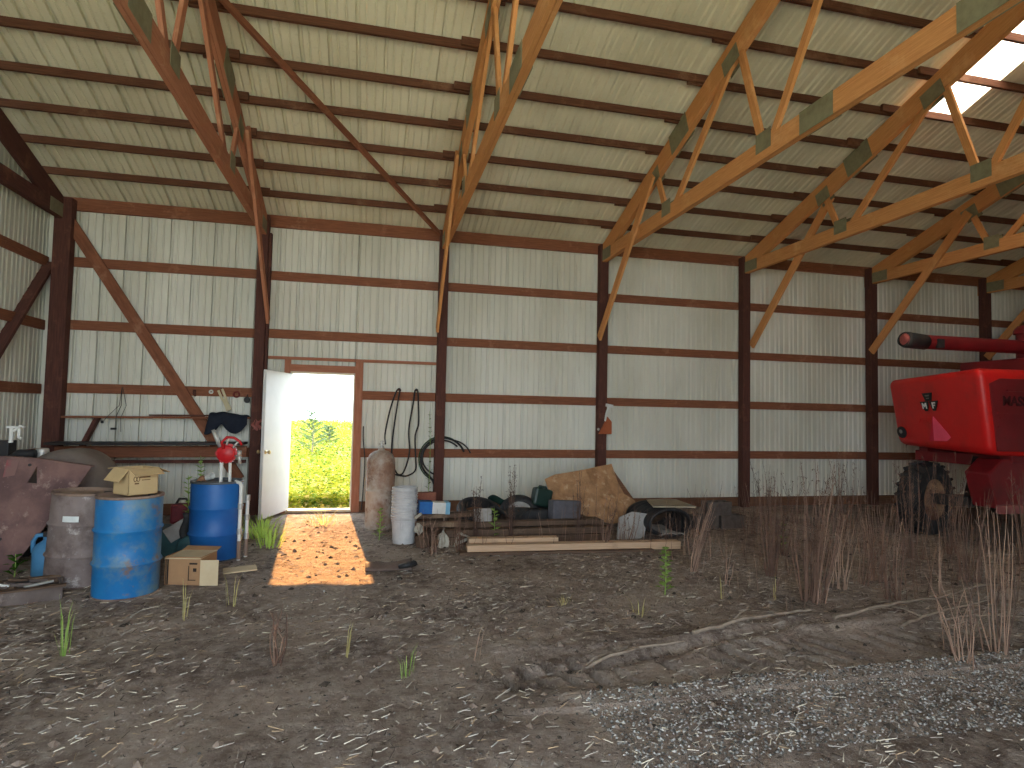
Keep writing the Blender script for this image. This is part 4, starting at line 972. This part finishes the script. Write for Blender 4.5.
# rubber flap on the dirt
b = MB()
def flap(u, v):
    x = -.02 + .46 * u; y = -3.68 + .28 * v
    return (x, y, .012 + .05 * math.sin(math.pi * min(1, v * 1.1)) * (1 - .4 * u) + .055 * max(0, u - .55) * 2 * (1 - abs(2 * v - 1)) + .015 * noise.noise(Vector((u * 5, v * 5, 3))))
b.grid(18, 12, flap); tag(b.build('rubber_flap', mat('rubber_brown', (.085, .06, .05), (.14, .10, .085), scale=9), solid=.018, smooth=True), 'curled dark rubber flap on the dirt beside the sunlit patch', 'rubber')
b = MB(); b.tube([(.31, -3.70, .05), (.38, -3.74, .075), (.46, -3.66, .07), (.46, -3.52, .05)], [.022, .03, .03, .02], 8); tag(b.build('tyre_scrap', M['black'], smooth=True), 'black curved tyre scrap at the right end of the rubber flap', 'rubber')
# sticks
stm = mat('stick_bark', (.30, .24, .19), (.18, .14, .11), scale=12)
for P, r, lb in ((((3.62, -5.70, .03), (4.2, -5.66, .07), (4.9, -5.5, .10), (5.5, -5.38, .14)), .013, 'long thin fallen stick along the wheel rut near the harvester'),
                 (((4.05, -5.92, .03), (4.5, -5.82, .05), (5.3, -5.62, .06)), .012, 'pale fallen stick lying in front of the long thin one'),
                 (((2.3, -5.86, .03), (2.9, -5.72, .045), (3.5, -5.60, .05)), .015, 'dirty branch lying along the rut at the middle of the floor'),
                 (((.95, -6.2, .02), (1.6, -6.05, .04), (2.2, -5.92, .04)), .014, 'dirty branch lying along the rut left of the wheel track'),
                 (((4.5, -5.86, .02), (4.85, -5.9, .06), (5.2, -5.98, .05)), .009, 'thin twig crossing in front of the fallen sticks')):
    b = MB(); pts = sm([Vector(p) + Vector((0, 0, gh(p[0], p[1]) )) for p in P], 6); b.tube([p + Vector((rnd.gauss(0, .006), rnd.gauss(0, .006), rnd.gauss(0, .004))) for p in pts], [r * (1.1 - .6 * i / len(pts)) for i in range(len(pts))], 6)
    for i in range(4, len(pts) - 2, 4):
        a = rnd.uniform(0, 6.3); b.tube([pts[i], pts[i] + Vector((math.cos(a) * .12, math.sin(a) * .12, .05)), pts[i] + Vector((math.cos(a) * .22, math.sin(a) * .2, .06))], [r * .5, r * .35, r * .15], 4)
    tag(b.build('stick', stm), lb, 'stick')

# ------------------------------------------------------------------ harvester
t = empty('combine_harvester', (9.5, -2.9, 0), 'red combine harvester parked along the wall at the right, rear hood towards the door', 'harvester')
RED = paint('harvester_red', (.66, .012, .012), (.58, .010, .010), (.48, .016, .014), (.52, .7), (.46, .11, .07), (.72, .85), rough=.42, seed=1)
SHADE_RED = paint('harvester_shaded_red', (.20, .010, .014), (.15, .009, .012), (.12, .012, .014), (.5, .7), (.13, .05, .04), (.66, .8), rough=.5, seed=3)  # harvester red darkened for the side's shade, reused on deck, chassis and tube
b = MB()
c_ = [(7.86, -1.96, 2.24), (7.40, -3.83, 2.30), (7.56, -3.83, 1.19), (8.06, -1.96, 1.24)]
f_ = [(11.4, -1.96, 2.30), (11.4, -3.83, 2.34), (11.4, -3.83, 1.12), (11.4, -1.96, 1.14)]
b.hexa([Vector(p) for p in c_ + f_], 3.6, 1)
hood = b.build('rear_hood', RED, t)
bv = hood.modifiers.new('bv', 'BEVEL'); bv.width = .11; bv.segments = 5; bv.limit_method = 'ANGLE'
hood.data.polygons.foreach_set('use_smooth', [True] * len(hood.data.polygons))
# side panel
b = MB(); b.prism([(7.66, 1.25), (11.2, 1.22), (11.2, 2.2), (7.72, 2.17), (7.55, 2.10)], .02, Matrix.Translation((0, -3.825, 0)) @ Matrix.Rotation(math.pi / 2, 4, 'X')); b.build('side_panel', SHADE_RED, t, bevel=.006)
b = MB(); b.beam((7.80, -3.86, 2.02), (11.0, -3.86, 2.03), .03, .025); b.beam((7.66, -3.855, 1.74), (11.1, -3.855, 1.73), .03, .03); b.beam((7.69, -3.855, 1.67), (11.1, -3.855, 1.66), .02, .02); b.beam((7.66, -3.855, 1.56), (11.1, -3.855, 1.55), .02, .02); b.build('trim_rail', SHADE_RED, t)
def text(body, loc, size, m, parent, rot, ext=.003, name='lettering', sx=1):
    cu = bpy.data.curves.new(name, 'FONT'); cu.body = body; cu.size = size; cu.extrude = ext; cu.align_x = 'LEFT'; cu.offset = .004
    tmp = bpy.data.objects.new('tmp', cu); COL.objects.link(tmp); bpy.context.view_layer.update()
    me = bpy.data.meshes.new_from_object(tmp.evaluated_get(bpy.context.evaluated_depsgraph_get())); bpy.data.objects.remove(tmp)
    me.materials.clear(); me.materials.append(m); o = bpy.data.objects.new(name, me); COL.objects.link(o); o.parent = parent
    P = Vector(parent['_o']) if '_o' in parent else Vector((0, 0, 0)); o['_o'] = parent['_o']
    o.location = Vector(loc) - P; o.rotation_euler = rot; o.scale = (sx, 1, 1); return o
text('MASSEY FERGUSON', (7.74, -3.852, 1.83), .17, mat('letter_dark', (.045, .008, .010)), t, (math.pi / 2, 0, 0))
# plane of the rear face
pA, pB, pC, pD = [Vector(p) for p in c_]
def rp_(u, v, o=0):   # u 0 far -> 1 near, v 0 bottom -> 1 top
    lo = pD.lerp(pC, u); hi = pA.lerp(pB, u); p = lo.lerp(hi, v); return p + nrm * o
ex = (pB - pA).normalized(); ez = ((pA - pD)).normalized(); nrm = ex.cross(ez).normalized()
if nrm.x > 0: nrm = -nrm
ez = (nrm.cross(ex)); ez = ez if ez.z > 0 else -ez
ez.normalize(); exx = ez.cross(nrm) if (ez.cross(nrm)).dot(ex) > 0 else -(ez.cross(nrm)); exx.normalize()
def fmat(u, v, o): 
    p = rp_(u, v, o); return Matrix(((exx.x, ez.x, nrm.x, p.x), (exx.y, ez.y, nrm.y, p.y), (exx.z, ez.z, nrm.z, p.z), (0, 0, 0, 1)))
bk = mat('badge_black', (.012, .012, .012), rough=.4)
wl = mat('badge_white', (.75, .75, .72), rough=.5)
bg = empty('badge', (0, 0, 0)); bg.parent = t; bg['_o'] = t['_o']
b = MB()
b.prism([(-.105, .17), (.105, .17), (.06, .055), (-.06, .055)], .008, fmat(.475, .60, .001))
b.prism([(-.19, .05), (-.01, .05), (-.03, -.04), (-.06, -.09), (-.11, -.09), (-.14, -.04)], .008, fmat(.475, .60, .001))
b.prism([(.01, .05), (.19, .05), (.14, -.04), (.11, -.09), (.06, -.09), (.03, -.04)], .008, fmat(.475, .60, .001))
b.build('badge_plate', bk, bg)
b = MB()
Lm = [(-.055, -.06), (-.055, .06), (-.025, .06), (0, .015), (.025, .06), (.055, .06), (.055, -.06), (.028, -.06), (.028, .01), (0, -.03), (-.028, .01), (-.028, -.06)]
Lf = [(-.04, -.06), (-.04, .06), (.045, .06), (.045, .033), (-.01, .033), (-.01, .012), (.03, .012), (.03, -.013), (-.01, -.013), (-.01, -.06)]
mw = fmat(.475, .60, .0095)
b.prism([(x * .85 - .10, y * .72 - .012) for x, y in Lm], .003, mw); b.prism([(x * .85 + .095, y * .72 - .012) for x, y in Lf], .003, mw)
b.build('badge_letters', wl, bg)
b = MB(); b.prism([(-.05, .14), (.05, .14), (.03, .12), (-.03, .12)], .003, mw); b.prism([(-.035, .10), (.035, .10), (.025, .085), (-.025, .085)], .003, mw); b.build('badge_lines', mat('badge_grey', (.2, .19, .17)), bg)
b = MB(); b.prism([(-.27, -.16), (.235, -.16), (-.08, .19)], .006, fmat(.55, .27, .001)); b.build('warning_triangle', mat('triangle_pink', (.98, .11, .20), (.92, .09, .17), scale=5, rough=.6), t)
b = MB(); b.prism([(-.27, -.16), (-.17, -.16), (-.10, .15), (-.08, .19)], .003, fmat(.55, .27, .0065)); b.build('triangle_edge', mat('triangle_red', (.62, .03, .06)), t)
b = MB(); b.prism([(.10 * math.cos(k * math.pi / 10), .09 * math.sin(k * math.pi / 10)) for k in range(20)], .03, fmat(.10, .20, .0)); b.build('lamp_socket', M['black'], t, bevel=.008)
b = MB(); b.prism([(.03 * math.cos(k * math.pi / 6), .03 * math.sin(k * math.pi / 6)) for k in range(12)], .012, fmat(.105, .215, .028)); b.build('lamp_bulb', M['steel'], t)
b = MB(); b.tube([rp_(.34, .36, .012), rp_(.36, .41, .012), rp_(.43, .40, .012), rp_(.47, .33, .012)], .006, 5); b.build('wire', RED, t)
# underside, chassis
b = MB(); b.beam((8.35, -2.15, 1.16), (11.3, -2.15, 1.12), .16, .14); b.beam((8.1, -3.60, 1.16), (11.3, -3.6, 1.12), .16, .14); b.beam((8.45, -3.7, 1.08), (8.45, -2.0, 1.08), .2, .16); b.build('chassis', SHADE_RED, t, bevel=.01)
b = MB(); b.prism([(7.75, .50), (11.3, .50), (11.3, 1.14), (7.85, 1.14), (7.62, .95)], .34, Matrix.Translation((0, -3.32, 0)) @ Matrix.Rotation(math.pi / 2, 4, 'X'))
b.v = [(x + .12, y, z) for x, y, z in b.v]; b.build('lower_body', SHADE_RED, t, bevel=.02)
b = MB(); b.box((9.5, -3.68, .50), (3.3, .06, .11), (R(8), 0, 0)); b.build('lower_sill', mat('dusty_red', (.36, .12, .11), (.28, .09, .09), scale=6), t, bevel=.006)
b = MB(); b.beam((8.0, -3.2, .52), (7.9, -2.5, .5), .12, .14); b.beam((8.1, -3.1, .55), (8.4, -3.0, 1.1), .12, .12); b.build('rear_axle', M['darkmetal'], t)
# rear wheel
def wheel(c, Rr, wd, parent, yaw):
    e = empty('rear_wheel', (0, 0, 0)); e.parent = parent; e['_o'] = parent['_o']
    Mr = Matrix.Rotation(yaw, 3, 'Z') @ Matrix.Rotation(math.pi / 2, 3, 'X'); h = wd / 2; ri = Rr * .56
    b = MB(); b.lathe([(ri, -h * .8), (ri + .04, -h), (Rr - .09, -h * 1.02), (Rr - .03, -h * .92), (Rr - .01, -h * .5), (Rr, 0), (Rr - .01, h * .5), (Rr - .03, h * .92), (Rr - .09, h * 1.02), (ri + .04, h), (ri, h * .8)], 40, c, Mr)
    for k in range(22):
        for s in (-1, 1):
            a = 2 * math.pi * (k + (.5 if s > 0 else 0)) / 22; rr = Rr + .008
            p0 = Vector((rr * math.cos(a), rr * math.sin(a), s * .01)); p1 = Vector(((rr - .02) * math.cos(a + .16), (rr - .02) * math.sin(a + .16), s * h))
            b.beam(Vector(c) + Mr @ p0, Vector(c) + Mr @ p1, .035, .035, up=(Mr @ Vector((math.cos(a), math.sin(a), 0))))
    b.build('tyre', M['black'], e, smooth=True, ang=50)
    b = MB(); b.lathe([(ri + .01, h * .85), (ri - .02, h * .6), (ri - .05, h * .2), (.16, h * .1), (.12, h * .5), (.0, h * .55)], 28, c, Mr); b.lathe([(ri + .01, -h * .85), (ri - .02, -h * .5), (0, -h * .3)], 28, c, Mr)
    for k in range(6): a = k * math.pi / 3; b.lathe([(.02, 0), (.02, .03), (0, .03)], 8, Vector(c) + Mr @ Vector((.11 * math.cos(a), .11 * math.sin(a), h * .5)), Mr)
    b.build('rim', paint('wheel_rust', (.36, .22, .12), (.30, .17, .10), (.16, .075, .05), (.48, .6), (.44, .31, .19), (.58, .7), rough=.8, seed=8), e, smooth=True, ang=40)
wheel((7.87, -2.62, .49), .52, .30, t, R(16))
# big drive wheels and header end far off to the right
def big(c):
    Mr = Matrix.Rotation(math.pi / 2, 3, 'X'); b = MB(); b.lathe([(.4, -.22), (.75, -.26), (.85, -.2), (.87, 0), (.85, .2), (.75, .26), (.4, .22), (0, .1)], 36, c, Mr); b.build('drive_wheel', M['black'], t, smooth=True, ang=50)
big((11.9, -2.0, .86)); big((11.9, -3.9, .86))
b = MB(); b.box((11.9, -2.9, 1.9), (1.4, 1.7, 1.8)); b.build('grain_tank', RED, t, bevel=.06)
# upper deck and unloading tube
b = MB(); b.box((10.35, -2.9, 2.42), (2.6, 1.5, .26)); b.build('upper_deck', SHADE_RED, t, bevel=.04)
ax, ay, az = 7.12, -3.0, 2.72
b = MB(); b.tube([(ax + .34, ay, az - .005), (9.35, ay, az + .0)], .10, 20); b.build('unloading_tube', SHADE_RED, t, smooth=True, ang=50)
b = MB(); b.tube([(ax, ay, az + .02), (ax + .05, ay, az + .01), (ax + .36, ay, az - .01)], [.095, .108, .10], 20, cap=False); b.build('spout', M['darkmetal'], t, smooth=True, solid=.01)
b = MB(); b.lathe([(0, 0), (.07, 0), (.085, .03), (.06, .05), (0, .055)], 16, (ax + .03, ay - .02, az + .01), Matrix.Rotation(-math.pi / 2, 3, 'Y')); b.build('spout_flap', mat('faded_red2', (.40, .10, .09), (.25, .06, .055), scale=12), t, smooth=True)
b = MB(); b.box((ax + .52, ay - .09, az - .03), (.12, .05, .13)); b.build('clamp', M['black'], t, bevel=.01)
b = MB(); b.tube([(9.35, ay, 2.4), (9.35, ay, 2.92)], .16, 20); b.lathe([(.19, 0), (.19, .05), (.14, .12), (0, .15)], 20, (9.35, ay, 2.92)); b.build('tube_elbow', SHADE_RED, t, smooth=True, ang=50)
b = MB(); b.box((9.22, ay - .20, 2.70), (.16, .02, .34)); b.build('grey_bracket', M['greyboard'], t, bevel=.004)

# ------------------------------------------------------------------ weeds
WD = [mat('dry_stem', (.19, .108, .078), (.115, .066, .048), scale=9), mat('dry_stem_pale', (.32, .205, .15), (.23, .145, .105), scale=9), mat('dry_stem_dark', (.10, .058, .043), (.07, .042, .034), scale=9)]
def dryweed(x, y, h, n, spread, label, lean=(0, 0), mi=0, fuzz=1.0, thick=.0045, grp='dried weeds'):
    b = MB()
    for k in range(n):
        b.mi = mi if rnd.random() < .7 else rnd.choice((0, 1, 2))
        a = rnd.uniform(0, 6.3); r = rnd.random() ** .6
        bx_, by_ = x + .42 * spread * r * math.cos(a), y + .42 * spread * r * math.sin(a)
        hh_ = h * rnd.uniform(.55, 1.0); dx = spread * r * math.cos(a) * rnd.uniform(.3, 1) + lean[0] * hh_; dy = spread * r * math.sin(a) * .6 + lean[1] * hh_
        z0 = gh(bx_, by_) - .01
        P = []
        cv = rnd.uniform(-.3, .3) * spread
        for q in range(6):
            f = q / 5; P.append(Vector((bx_ + dx * f ** 1.3 + cv * math.sin(f * 3.1) + rnd.gauss(0, .006), by_ + dy * f ** 1.3, z0 + hh_ * f)))
        b.tube(P, [thick * (1.15 - .8 * q / 5) for q in range(6)], 4, cap=False)
        for q in range(int(7 * fuzz)):
            f = rnd.uniform(.35, .98); i = min(4, int(f * 5)); p = P[i].lerp(P[i + 1], f * 5 - i); a2 = rnd.uniform(0, 6.3); l2 = rnd.uniform(.04, .16) * h * (1.15 - f)
            e_ = p + Vector((math.cos(a2) * l2 * .6, math.sin(a2) * l2 * .6, l2 * rnd.uniform(.6, 1.2)))
            b.tube([p, p.lerp(e_, .5) + Vector((0, 0, -.01 * l2)), e_], [thick * .5, thick * .4, thick * .15], 3, cap=False)
            if rnd.random() < .5 * fuzz:
                for s in range(3): leaf(b, e_, (rnd.gauss(0, 1), rnd.gauss(0, 1), rnd.uniform(-.6, .6)), rnd.uniform(.015, .035), rnd.uniform(.003, .007), .3)
    return tag(b.build('dried_weed', WD), label, 'weed', grp)
W = [
 (1.24, -2.72, .98, 9, .07, 'thin dark dried weed plume in the junk pile right of the blue and white carton', (0, 0), 2, 1.6),
 (1.68, -2.68, 1.02, 9, .07, 'thin dark dried weed plume just right of the green weed in the junk pile', (0, 0), 2, 1.6),
 (2.45, -2.98, .95, 9, .10, 'dried weed stalks in front of the left half of the tan sheet', (0, 0), 2, 1),
 (2.72, -3.05, .82, 8, .14, 'dried weed stalks in front of the middle of the tan sheet', (.05, 0), 0, 1),
 (3.02, -3.0, .60, 9, .16, 'short dried weed stalks in front of the grey board', (.1, 0), 0, 1),
 (.72, -2.86, .50, 9, .14, 'low dried weed in front of the bucket stack junk', (0, 0), 0, 1),
 (1.02, -2.86, .62, 9, .12, 'low dried weed in front of the blue and white carton', (0, 0), 0, 1),
 (3.30, -4.14, .80, 22, .10, 'pale dried weed bundle leaning to the right behind the leafy green plant', (.30, 0), 1, .5),
 (3.62, -3.4, .55, 5, .2, 'few bent dried stalks in front of the black culvert pipe', (.1, 0), 1, .3),
 (4.00, -4.42, 1.10, 24, .16, 'tall reddish dried weed clump in front of the fifth post', (-.02, 0), 0, 1),
 (3.87, -5.18, 1.30, 44, .24, 'tallest dense brown dried weed clump on the dirt, pale at its base', (.08, 0), 0, 1.1),
 (4.75, -3.6, .8, 16, .30, 'loose low dried weed behind the tallest brown clump', (0, 0), 0, 1.0),
 (4.35, -4.95, .75, 12, .16, 'medium dried weed clump just right of the tallest brown clump', (0, 0), 1, .6),
 (4.68, -4.85, .80, 9, .16, 'sparse dried weed with one bent stalk left of the harvester tyre', (.1, 0), 0, .5),
 (4.62, -5.28, .88, 20, .14, 'reddish dried weed clump on bare dirt below the harvester tyre', (0, 0), 0, .8),
 (4.98, -4.75, .92, 22, .22, 'dense dried weed clump right below the harvester tyre', (0, 0), 0, .8),
 (5.10, -5.32, .72, 4, .02, 'single thick pale dried stalk standing alone below the harvester hood', (.05, 0), 1, .4),
 (5.92, -4.9, .95, 24, .22, 'dried weed clump in front of the shaded red harvester side', (.03, 0), 0, .7),
 (6.20, -4.0, 1.35, 22, .26, 'tall dried weed stalks in front of the harvester tyre', (0, 0), 0, .9),
 (6.9, -3.85, 1.35, 20, .28, 'tall dried weed stalks under the middle of the harvester hood', (.03, 0), 0, .9),
 (7.4, -4.4, 1.15, 18, .28, 'dried weed stalks against the dark red lower harvester body', (.05, 0), 0, .8),
 (6.9, -2.2, 1.25, 16, .3, 'dried weed behind the post left of the harvester tyre', (0, 0), 0, .9),
 (5.75, -1.9, 1.0, 16, .3, 'dark dried weed close to the wall between the last clear posts', (0, 0), 2, 1),
 (6.35, -1.7, .8, 12, .3, 'low dark dried weed at the wall foot left of the sixth post', (0, 0), 2, 1),
 (5.15, -2.4, .72, 10, .24, 'low dried weed in front of the concrete blocks', (0, 0), 0, .8),
 (4.52, -2.2, .62, 8, .2, 'low dried weed right of the boards behind the culvert pipe', (0, 0), 0, .7),
 (4.32, -6.45, 1.10, 14, .22, 'reddish dried weed at the lower right corner, standing nearest the camera', (-.05, 0), 1, .5),
 (3.85, -6.62, .62, 10, .14, 'reddish dried weed beside the wheel track leaning left', (-.18, 0), 1, .4),
 (4.05, -6.35, .55, 6, .18, 'sparse dried stalks between the two front right weeds', (.1, 0), 1, .3),
 (-.53, -5.85, .36, 10, .10, 'small reddish dried weed on the bare dirt at the lower left', (0, 0), 0, .4),
 (5.45, -5.55, .45, 5, .2, 'thin bent dried stalks beside the long fallen stick', (.1, 0), 1, .3),
 (3.35, -4.6, .30, 4, .1, 'short bare dried stalks right of the leafy green plant', (0, 0), 1, .3),
]
for x, y, h, n, sp, lb, ln, mi, fz in W: dryweed(x, y, h, n, sp, lb, ln, mi, fz)
# loose low dead stalks all over the right half
b = MB()
for k in range(620):
    x = rnd.uniform(3.2, 9.0); y = rnd.uniform(-5.6, -1.0)
    if noise.noise(Vector((x * .9, y * .9, 4))) < -.05 or (x < 4.6 and y > -2.9): continue
    b.mi = rnd.choice((0, 0, 1, 2)); h = rnd.uniform(.08, .55) * (1.2 if y > -3 else 1)
    z0 = gh(x, y) - .01; lx, ly = rnd.gauss(0, .12) * h, rnd.gauss(0, .12) * h
    b.tube([(x, y, z0), (x + lx * .4, y + ly * .4, z0 + h * .5), (x + lx, y + ly, z0 + h)], [.0035, .0028, .001], 3, cap=False)
for k in range(150):
    x = rnd.uniform(.5, 4.4); y = rnd.uniform(-3.1, -2.4); b.mi = rnd.choice((0, 1, 2)); h = rnd.uniform(.1, .5); z0 = gh(x, y) - .01; lx = rnd.gauss(0, .15) * h
    b.tube([(x, y, z0), (x + lx * .4, y, z0 + h * .5), (x + lx, y, z0 + h)], [.0035, .0028, .001], 3, cap=False)
tag(b.build('dead_stalks', WD), 'thin dead stalks thinly covering the dirt on the right half', 'stalks', kind='stuff')

# green plants
def leafy(name, x, y, h, n, ll, m, label, stem_m=None, spread=.0, pairs=2, w=.35):
    t = empty(name, (x, y, 0), label, 'plant'); z0 = gh(x, y)
    b = MB(); P = [Vector((x + .02 * math.sin(3 * f) * h, y, z0 - .01 + h * f)) for f in [i / 6 for i in range(7)]]
    b.tube(P, [.006 * (1.1 - .6 * i / 6) for i in range(7)], 5); b.build('stem', stem_m or LM['p'], t)
    b = MB()
    for k in range(n):
        f = .12 + .88 * k / (n - 1); p = P[min(5, int(f * 6))].lerp(P[min(6, int(f * 6) + 1)], f * 6 - int(f * 6)); 
        for s in range(pairs):
            a = k * 1.9 + s * math.pi + rnd.uniform(-.3, .3); leaf(b, p, (math.cos(a), math.sin(a), .55), ll * (1.1 - .5 * f) * rnd.uniform(.8, 1.2), ll * w * .5, .15)
    b.build('leaves', m, t); return t
leafy('green_weed', 2.61, -4.84, .44, 14, .10, LM['p'], 'bright leafy green weed standing alone in front of the long pale plank', w=.7)
leafy('green_weed', 1.49, -2.58, .46, 8, .13, LM['p'], 'bright green weed growing in the junk pile', w=.45)
leafy('green_weed', .13, -2.15, .42, 9, .10, LM['p'], 'light green weed at the foot of the gas cylinder', w=.5)
leafy('green_weed', -1.80, -2.72, 1.08, 22, .14, LM['p'], 'tall spindly pale green weed between the two blue barrels', w=.3)
leafy('green_weed', -1.93, -2.66, .86, 16, .13, LM['p'], 'shorter spindly green weed behind the front blue barrel', w=.3)
leafy('green_weed', -3.16, -3.38, .22, 6, .14, LM['g'], 'small green weed in the shadow under the rusty plate', w=.4)
leafy('green_weed', .88, -.25, 1.62, 22, .10, leafmat('dull_green', (.16, .20, .10), (.22, .25, .14), .2), 'tall dull green weed against the wall between the two hoses', w=.3)
leafy('green_weed', 5.05, -3.2, .35, 5, .10, LM['p'], 'small green sprig in front of the concrete blocks', w=.4)
LM['litgrass'] = leafmat('lit_grass', (.50, .68, .16), (.40, .58, .12), .35)  # sunlit look of the grass by the door put into a brighter colour
def tuft(x, y, h, n, sp, m, label, w=.006, cat='grass'):
    b = MB()
    for k in range(n):
        a = rnd.uniform(0, 6.3); r = sp * rnd.random(); px_, py_ = x + r * math.cos(a) * .5, y + r * math.sin(a) * .5; hh_ = h * rnd.uniform(.5, 1); z0 = gh(px_, py_) - .01
        d = Vector((math.cos(a) * sp, math.sin(a) * sp, 0)) * rnd.uniform(.2, .9); s = Vector((-math.sin(a), math.cos(a), 0)) * w
        p0, p1, p2 = Vector((px_, py_, z0)), Vector((px_, py_, z0)) + d * .4 + Vector((0, 0, hh_ * .7)), Vector((px_, py_, z0)) + d + Vector((0, 0, hh_))
        q = b.add([p0 - s, p0 + s, p1 - s * .8, p1 + s * .8, p2]); b.face((q, q + 1, q + 3, q + 2)); b.face((q + 2, q + 3, q + 4))
    return tag(b.build('grass_tuft', m), label, cat)
tuft(-1.32, -1.75, .26, 110, .42, LM['litgrass'], 'thick bright green grass tuft at the foot of the white door leaf', .006)
tuft(-1.12, -2.35, .30, 50, .30, LM['litgrass'], 'bright green grass tuft on the dirt left of the sunlit patch', .006)
tuft(-1.55, -2.2, .26, 40, .3, LM['w'], 'yellowish grass tuft right of the white standpipes', .004)
tuft(-.62, -1.0, .18, 60, .5, LM['w'], 'straw coloured grass tuft just inside the door sill', .004)
tuft(-1.30, -2.75, .50, 3, .05, WD[0], 'thin brown stalks in front of the bright green grass', .003)
tuft(-1.05, -4.55, .30, 5, .12, LM['w'], 'yellowing grass blades on the dirt in front of the brown cardboard box', .003)
tuft(-1.33, -4.85, .34, 4, .12, LM['w'], 'pale grass seed stalk in front of the front blue barrel', .003)
tuft(-1.86, -5.45, .42, 12, .14, LM['p'], 'light green grass sprig on the dirt at the lower left', .003)
tuft(-.12, -5.75, .25, 7, .10, LM['w'], 'pale yellow grass sprig at the bottom edge', .003)
tuft(1.6, -5.0, .12, 10, .14, LM['w'], 'low yellowish grass sprig in the middle of the dirt', .003)
tuft(2.15, -5.30, .16, 10, .12, LM['w'], 'low yellowish grass sprig left of the leafy green weed', .003)
tuft(3.05, -5.05, .24, 4, .04, LM['w'], 'thin yellowish grass stalk right of the leafy green weed', .003)
tuft(3.55, -5.1, .26, 3, .04, LM['w'], 'thin yellowish grass stalk left of the tallest dried weed clump', .003)
tuft(.65, -6.0, .40, 3, .25, WD[1], 'single pale bent straw stalk at the bottom middle', .003)
tuft(.25, -6.1, .20, 12, .10, LM['p'], 'small green grass sprig at the bottom edge left of the middle', .003)

# ------------------------------------------------------------------ light
w = bpy.data.worlds.new('sky'); scene.world = w; w.use_nodes = True
nt = w.node_tree; bgn = nt.nodes['Background']; bgn.inputs[0].default_value = (.81, .92, 1.0, 1); bgn.inputs[1].default_value = 1.35
def area_portal(name, loc, rot, sx, sy):
    l = bpy.data.lights.new(name, 'AREA'); l.shape = 'RECTANGLE'; l.size = sx; l.size_y = sy; l.cycles.is_portal = True
    o = bpy.data.objects.new(name, l); COL.objects.link(o); o.location = loc; o.rotation_euler = rot; return o
area_portal('opening_portal', ((OX0 + OX1) / 2, YF - .1, OZ / 2), (R(90), 0, 0), OX1 - OX0, OZ)
area_portal('door_portal', ((DX0 + DX1) / 2, .12, 1.1), (R(-90), 0, 0), .97, 2.15)
sun = bpy.data.lights.new('sun', 'SUN'); sun.energy = 4.4; sun.angle = R(.6); sun.color = (1, .50, .17)
so = bpy.data.objects.new('sun', sun); COL.objects.link(so)
so.rotation_euler = Vector((.09, -1, -.52)).to_track_quat('-Z', 'Y').to_euler()

# ------------------------------------------------------------------ camera
f, yaw, pitch, roll = 605.02, .2257, .0484, .0208
fw = Vector((math.sin(yaw) * math.cos(pitch), math.cos(yaw) * math.cos(pitch), math.sin(pitch)))
r0 = Vector((math.cos(yaw), -math.sin(yaw), 0)); u0 = r0.cross(fw)
r2 = r0 * math.cos(roll) + u0 * math.sin(roll); u2 = u0 * math.cos(roll) - r0 * math.sin(roll)
cam = bpy.data.cameras.new('camera'); cam.sensor_width = 36; cam.lens = f * 36 / 1024; cam.clip_end = 300; cam.clip_start = .05
co = bpy.data.objects.new('camera', cam); COL.objects.link(co)
co.matrix_world = Matrix(((r2.x, u2.x, -fw.x, 0), (r2.y, u2.y, -fw.y, -9.8982), (r2.z, u2.z, -fw.z, 1.6009), (0, 0, 0, 1)))
scene.camera = co
vs = scene.view_settings; vs.view_transform = 'Standard'; vs.look = 'None'; vs.gamma = 1; vs.exposure = 2.68; vs.use_curve_mapping = False
scene.cycles.use_denoising = True
scene.cycles.max_bounces = 10; scene.cycles.diffuse_bounces = 6
scene.cycles.sample_clamp_indirect = 8
for o in bpy.data.objects:
    if '_o' in o: del o['_o']
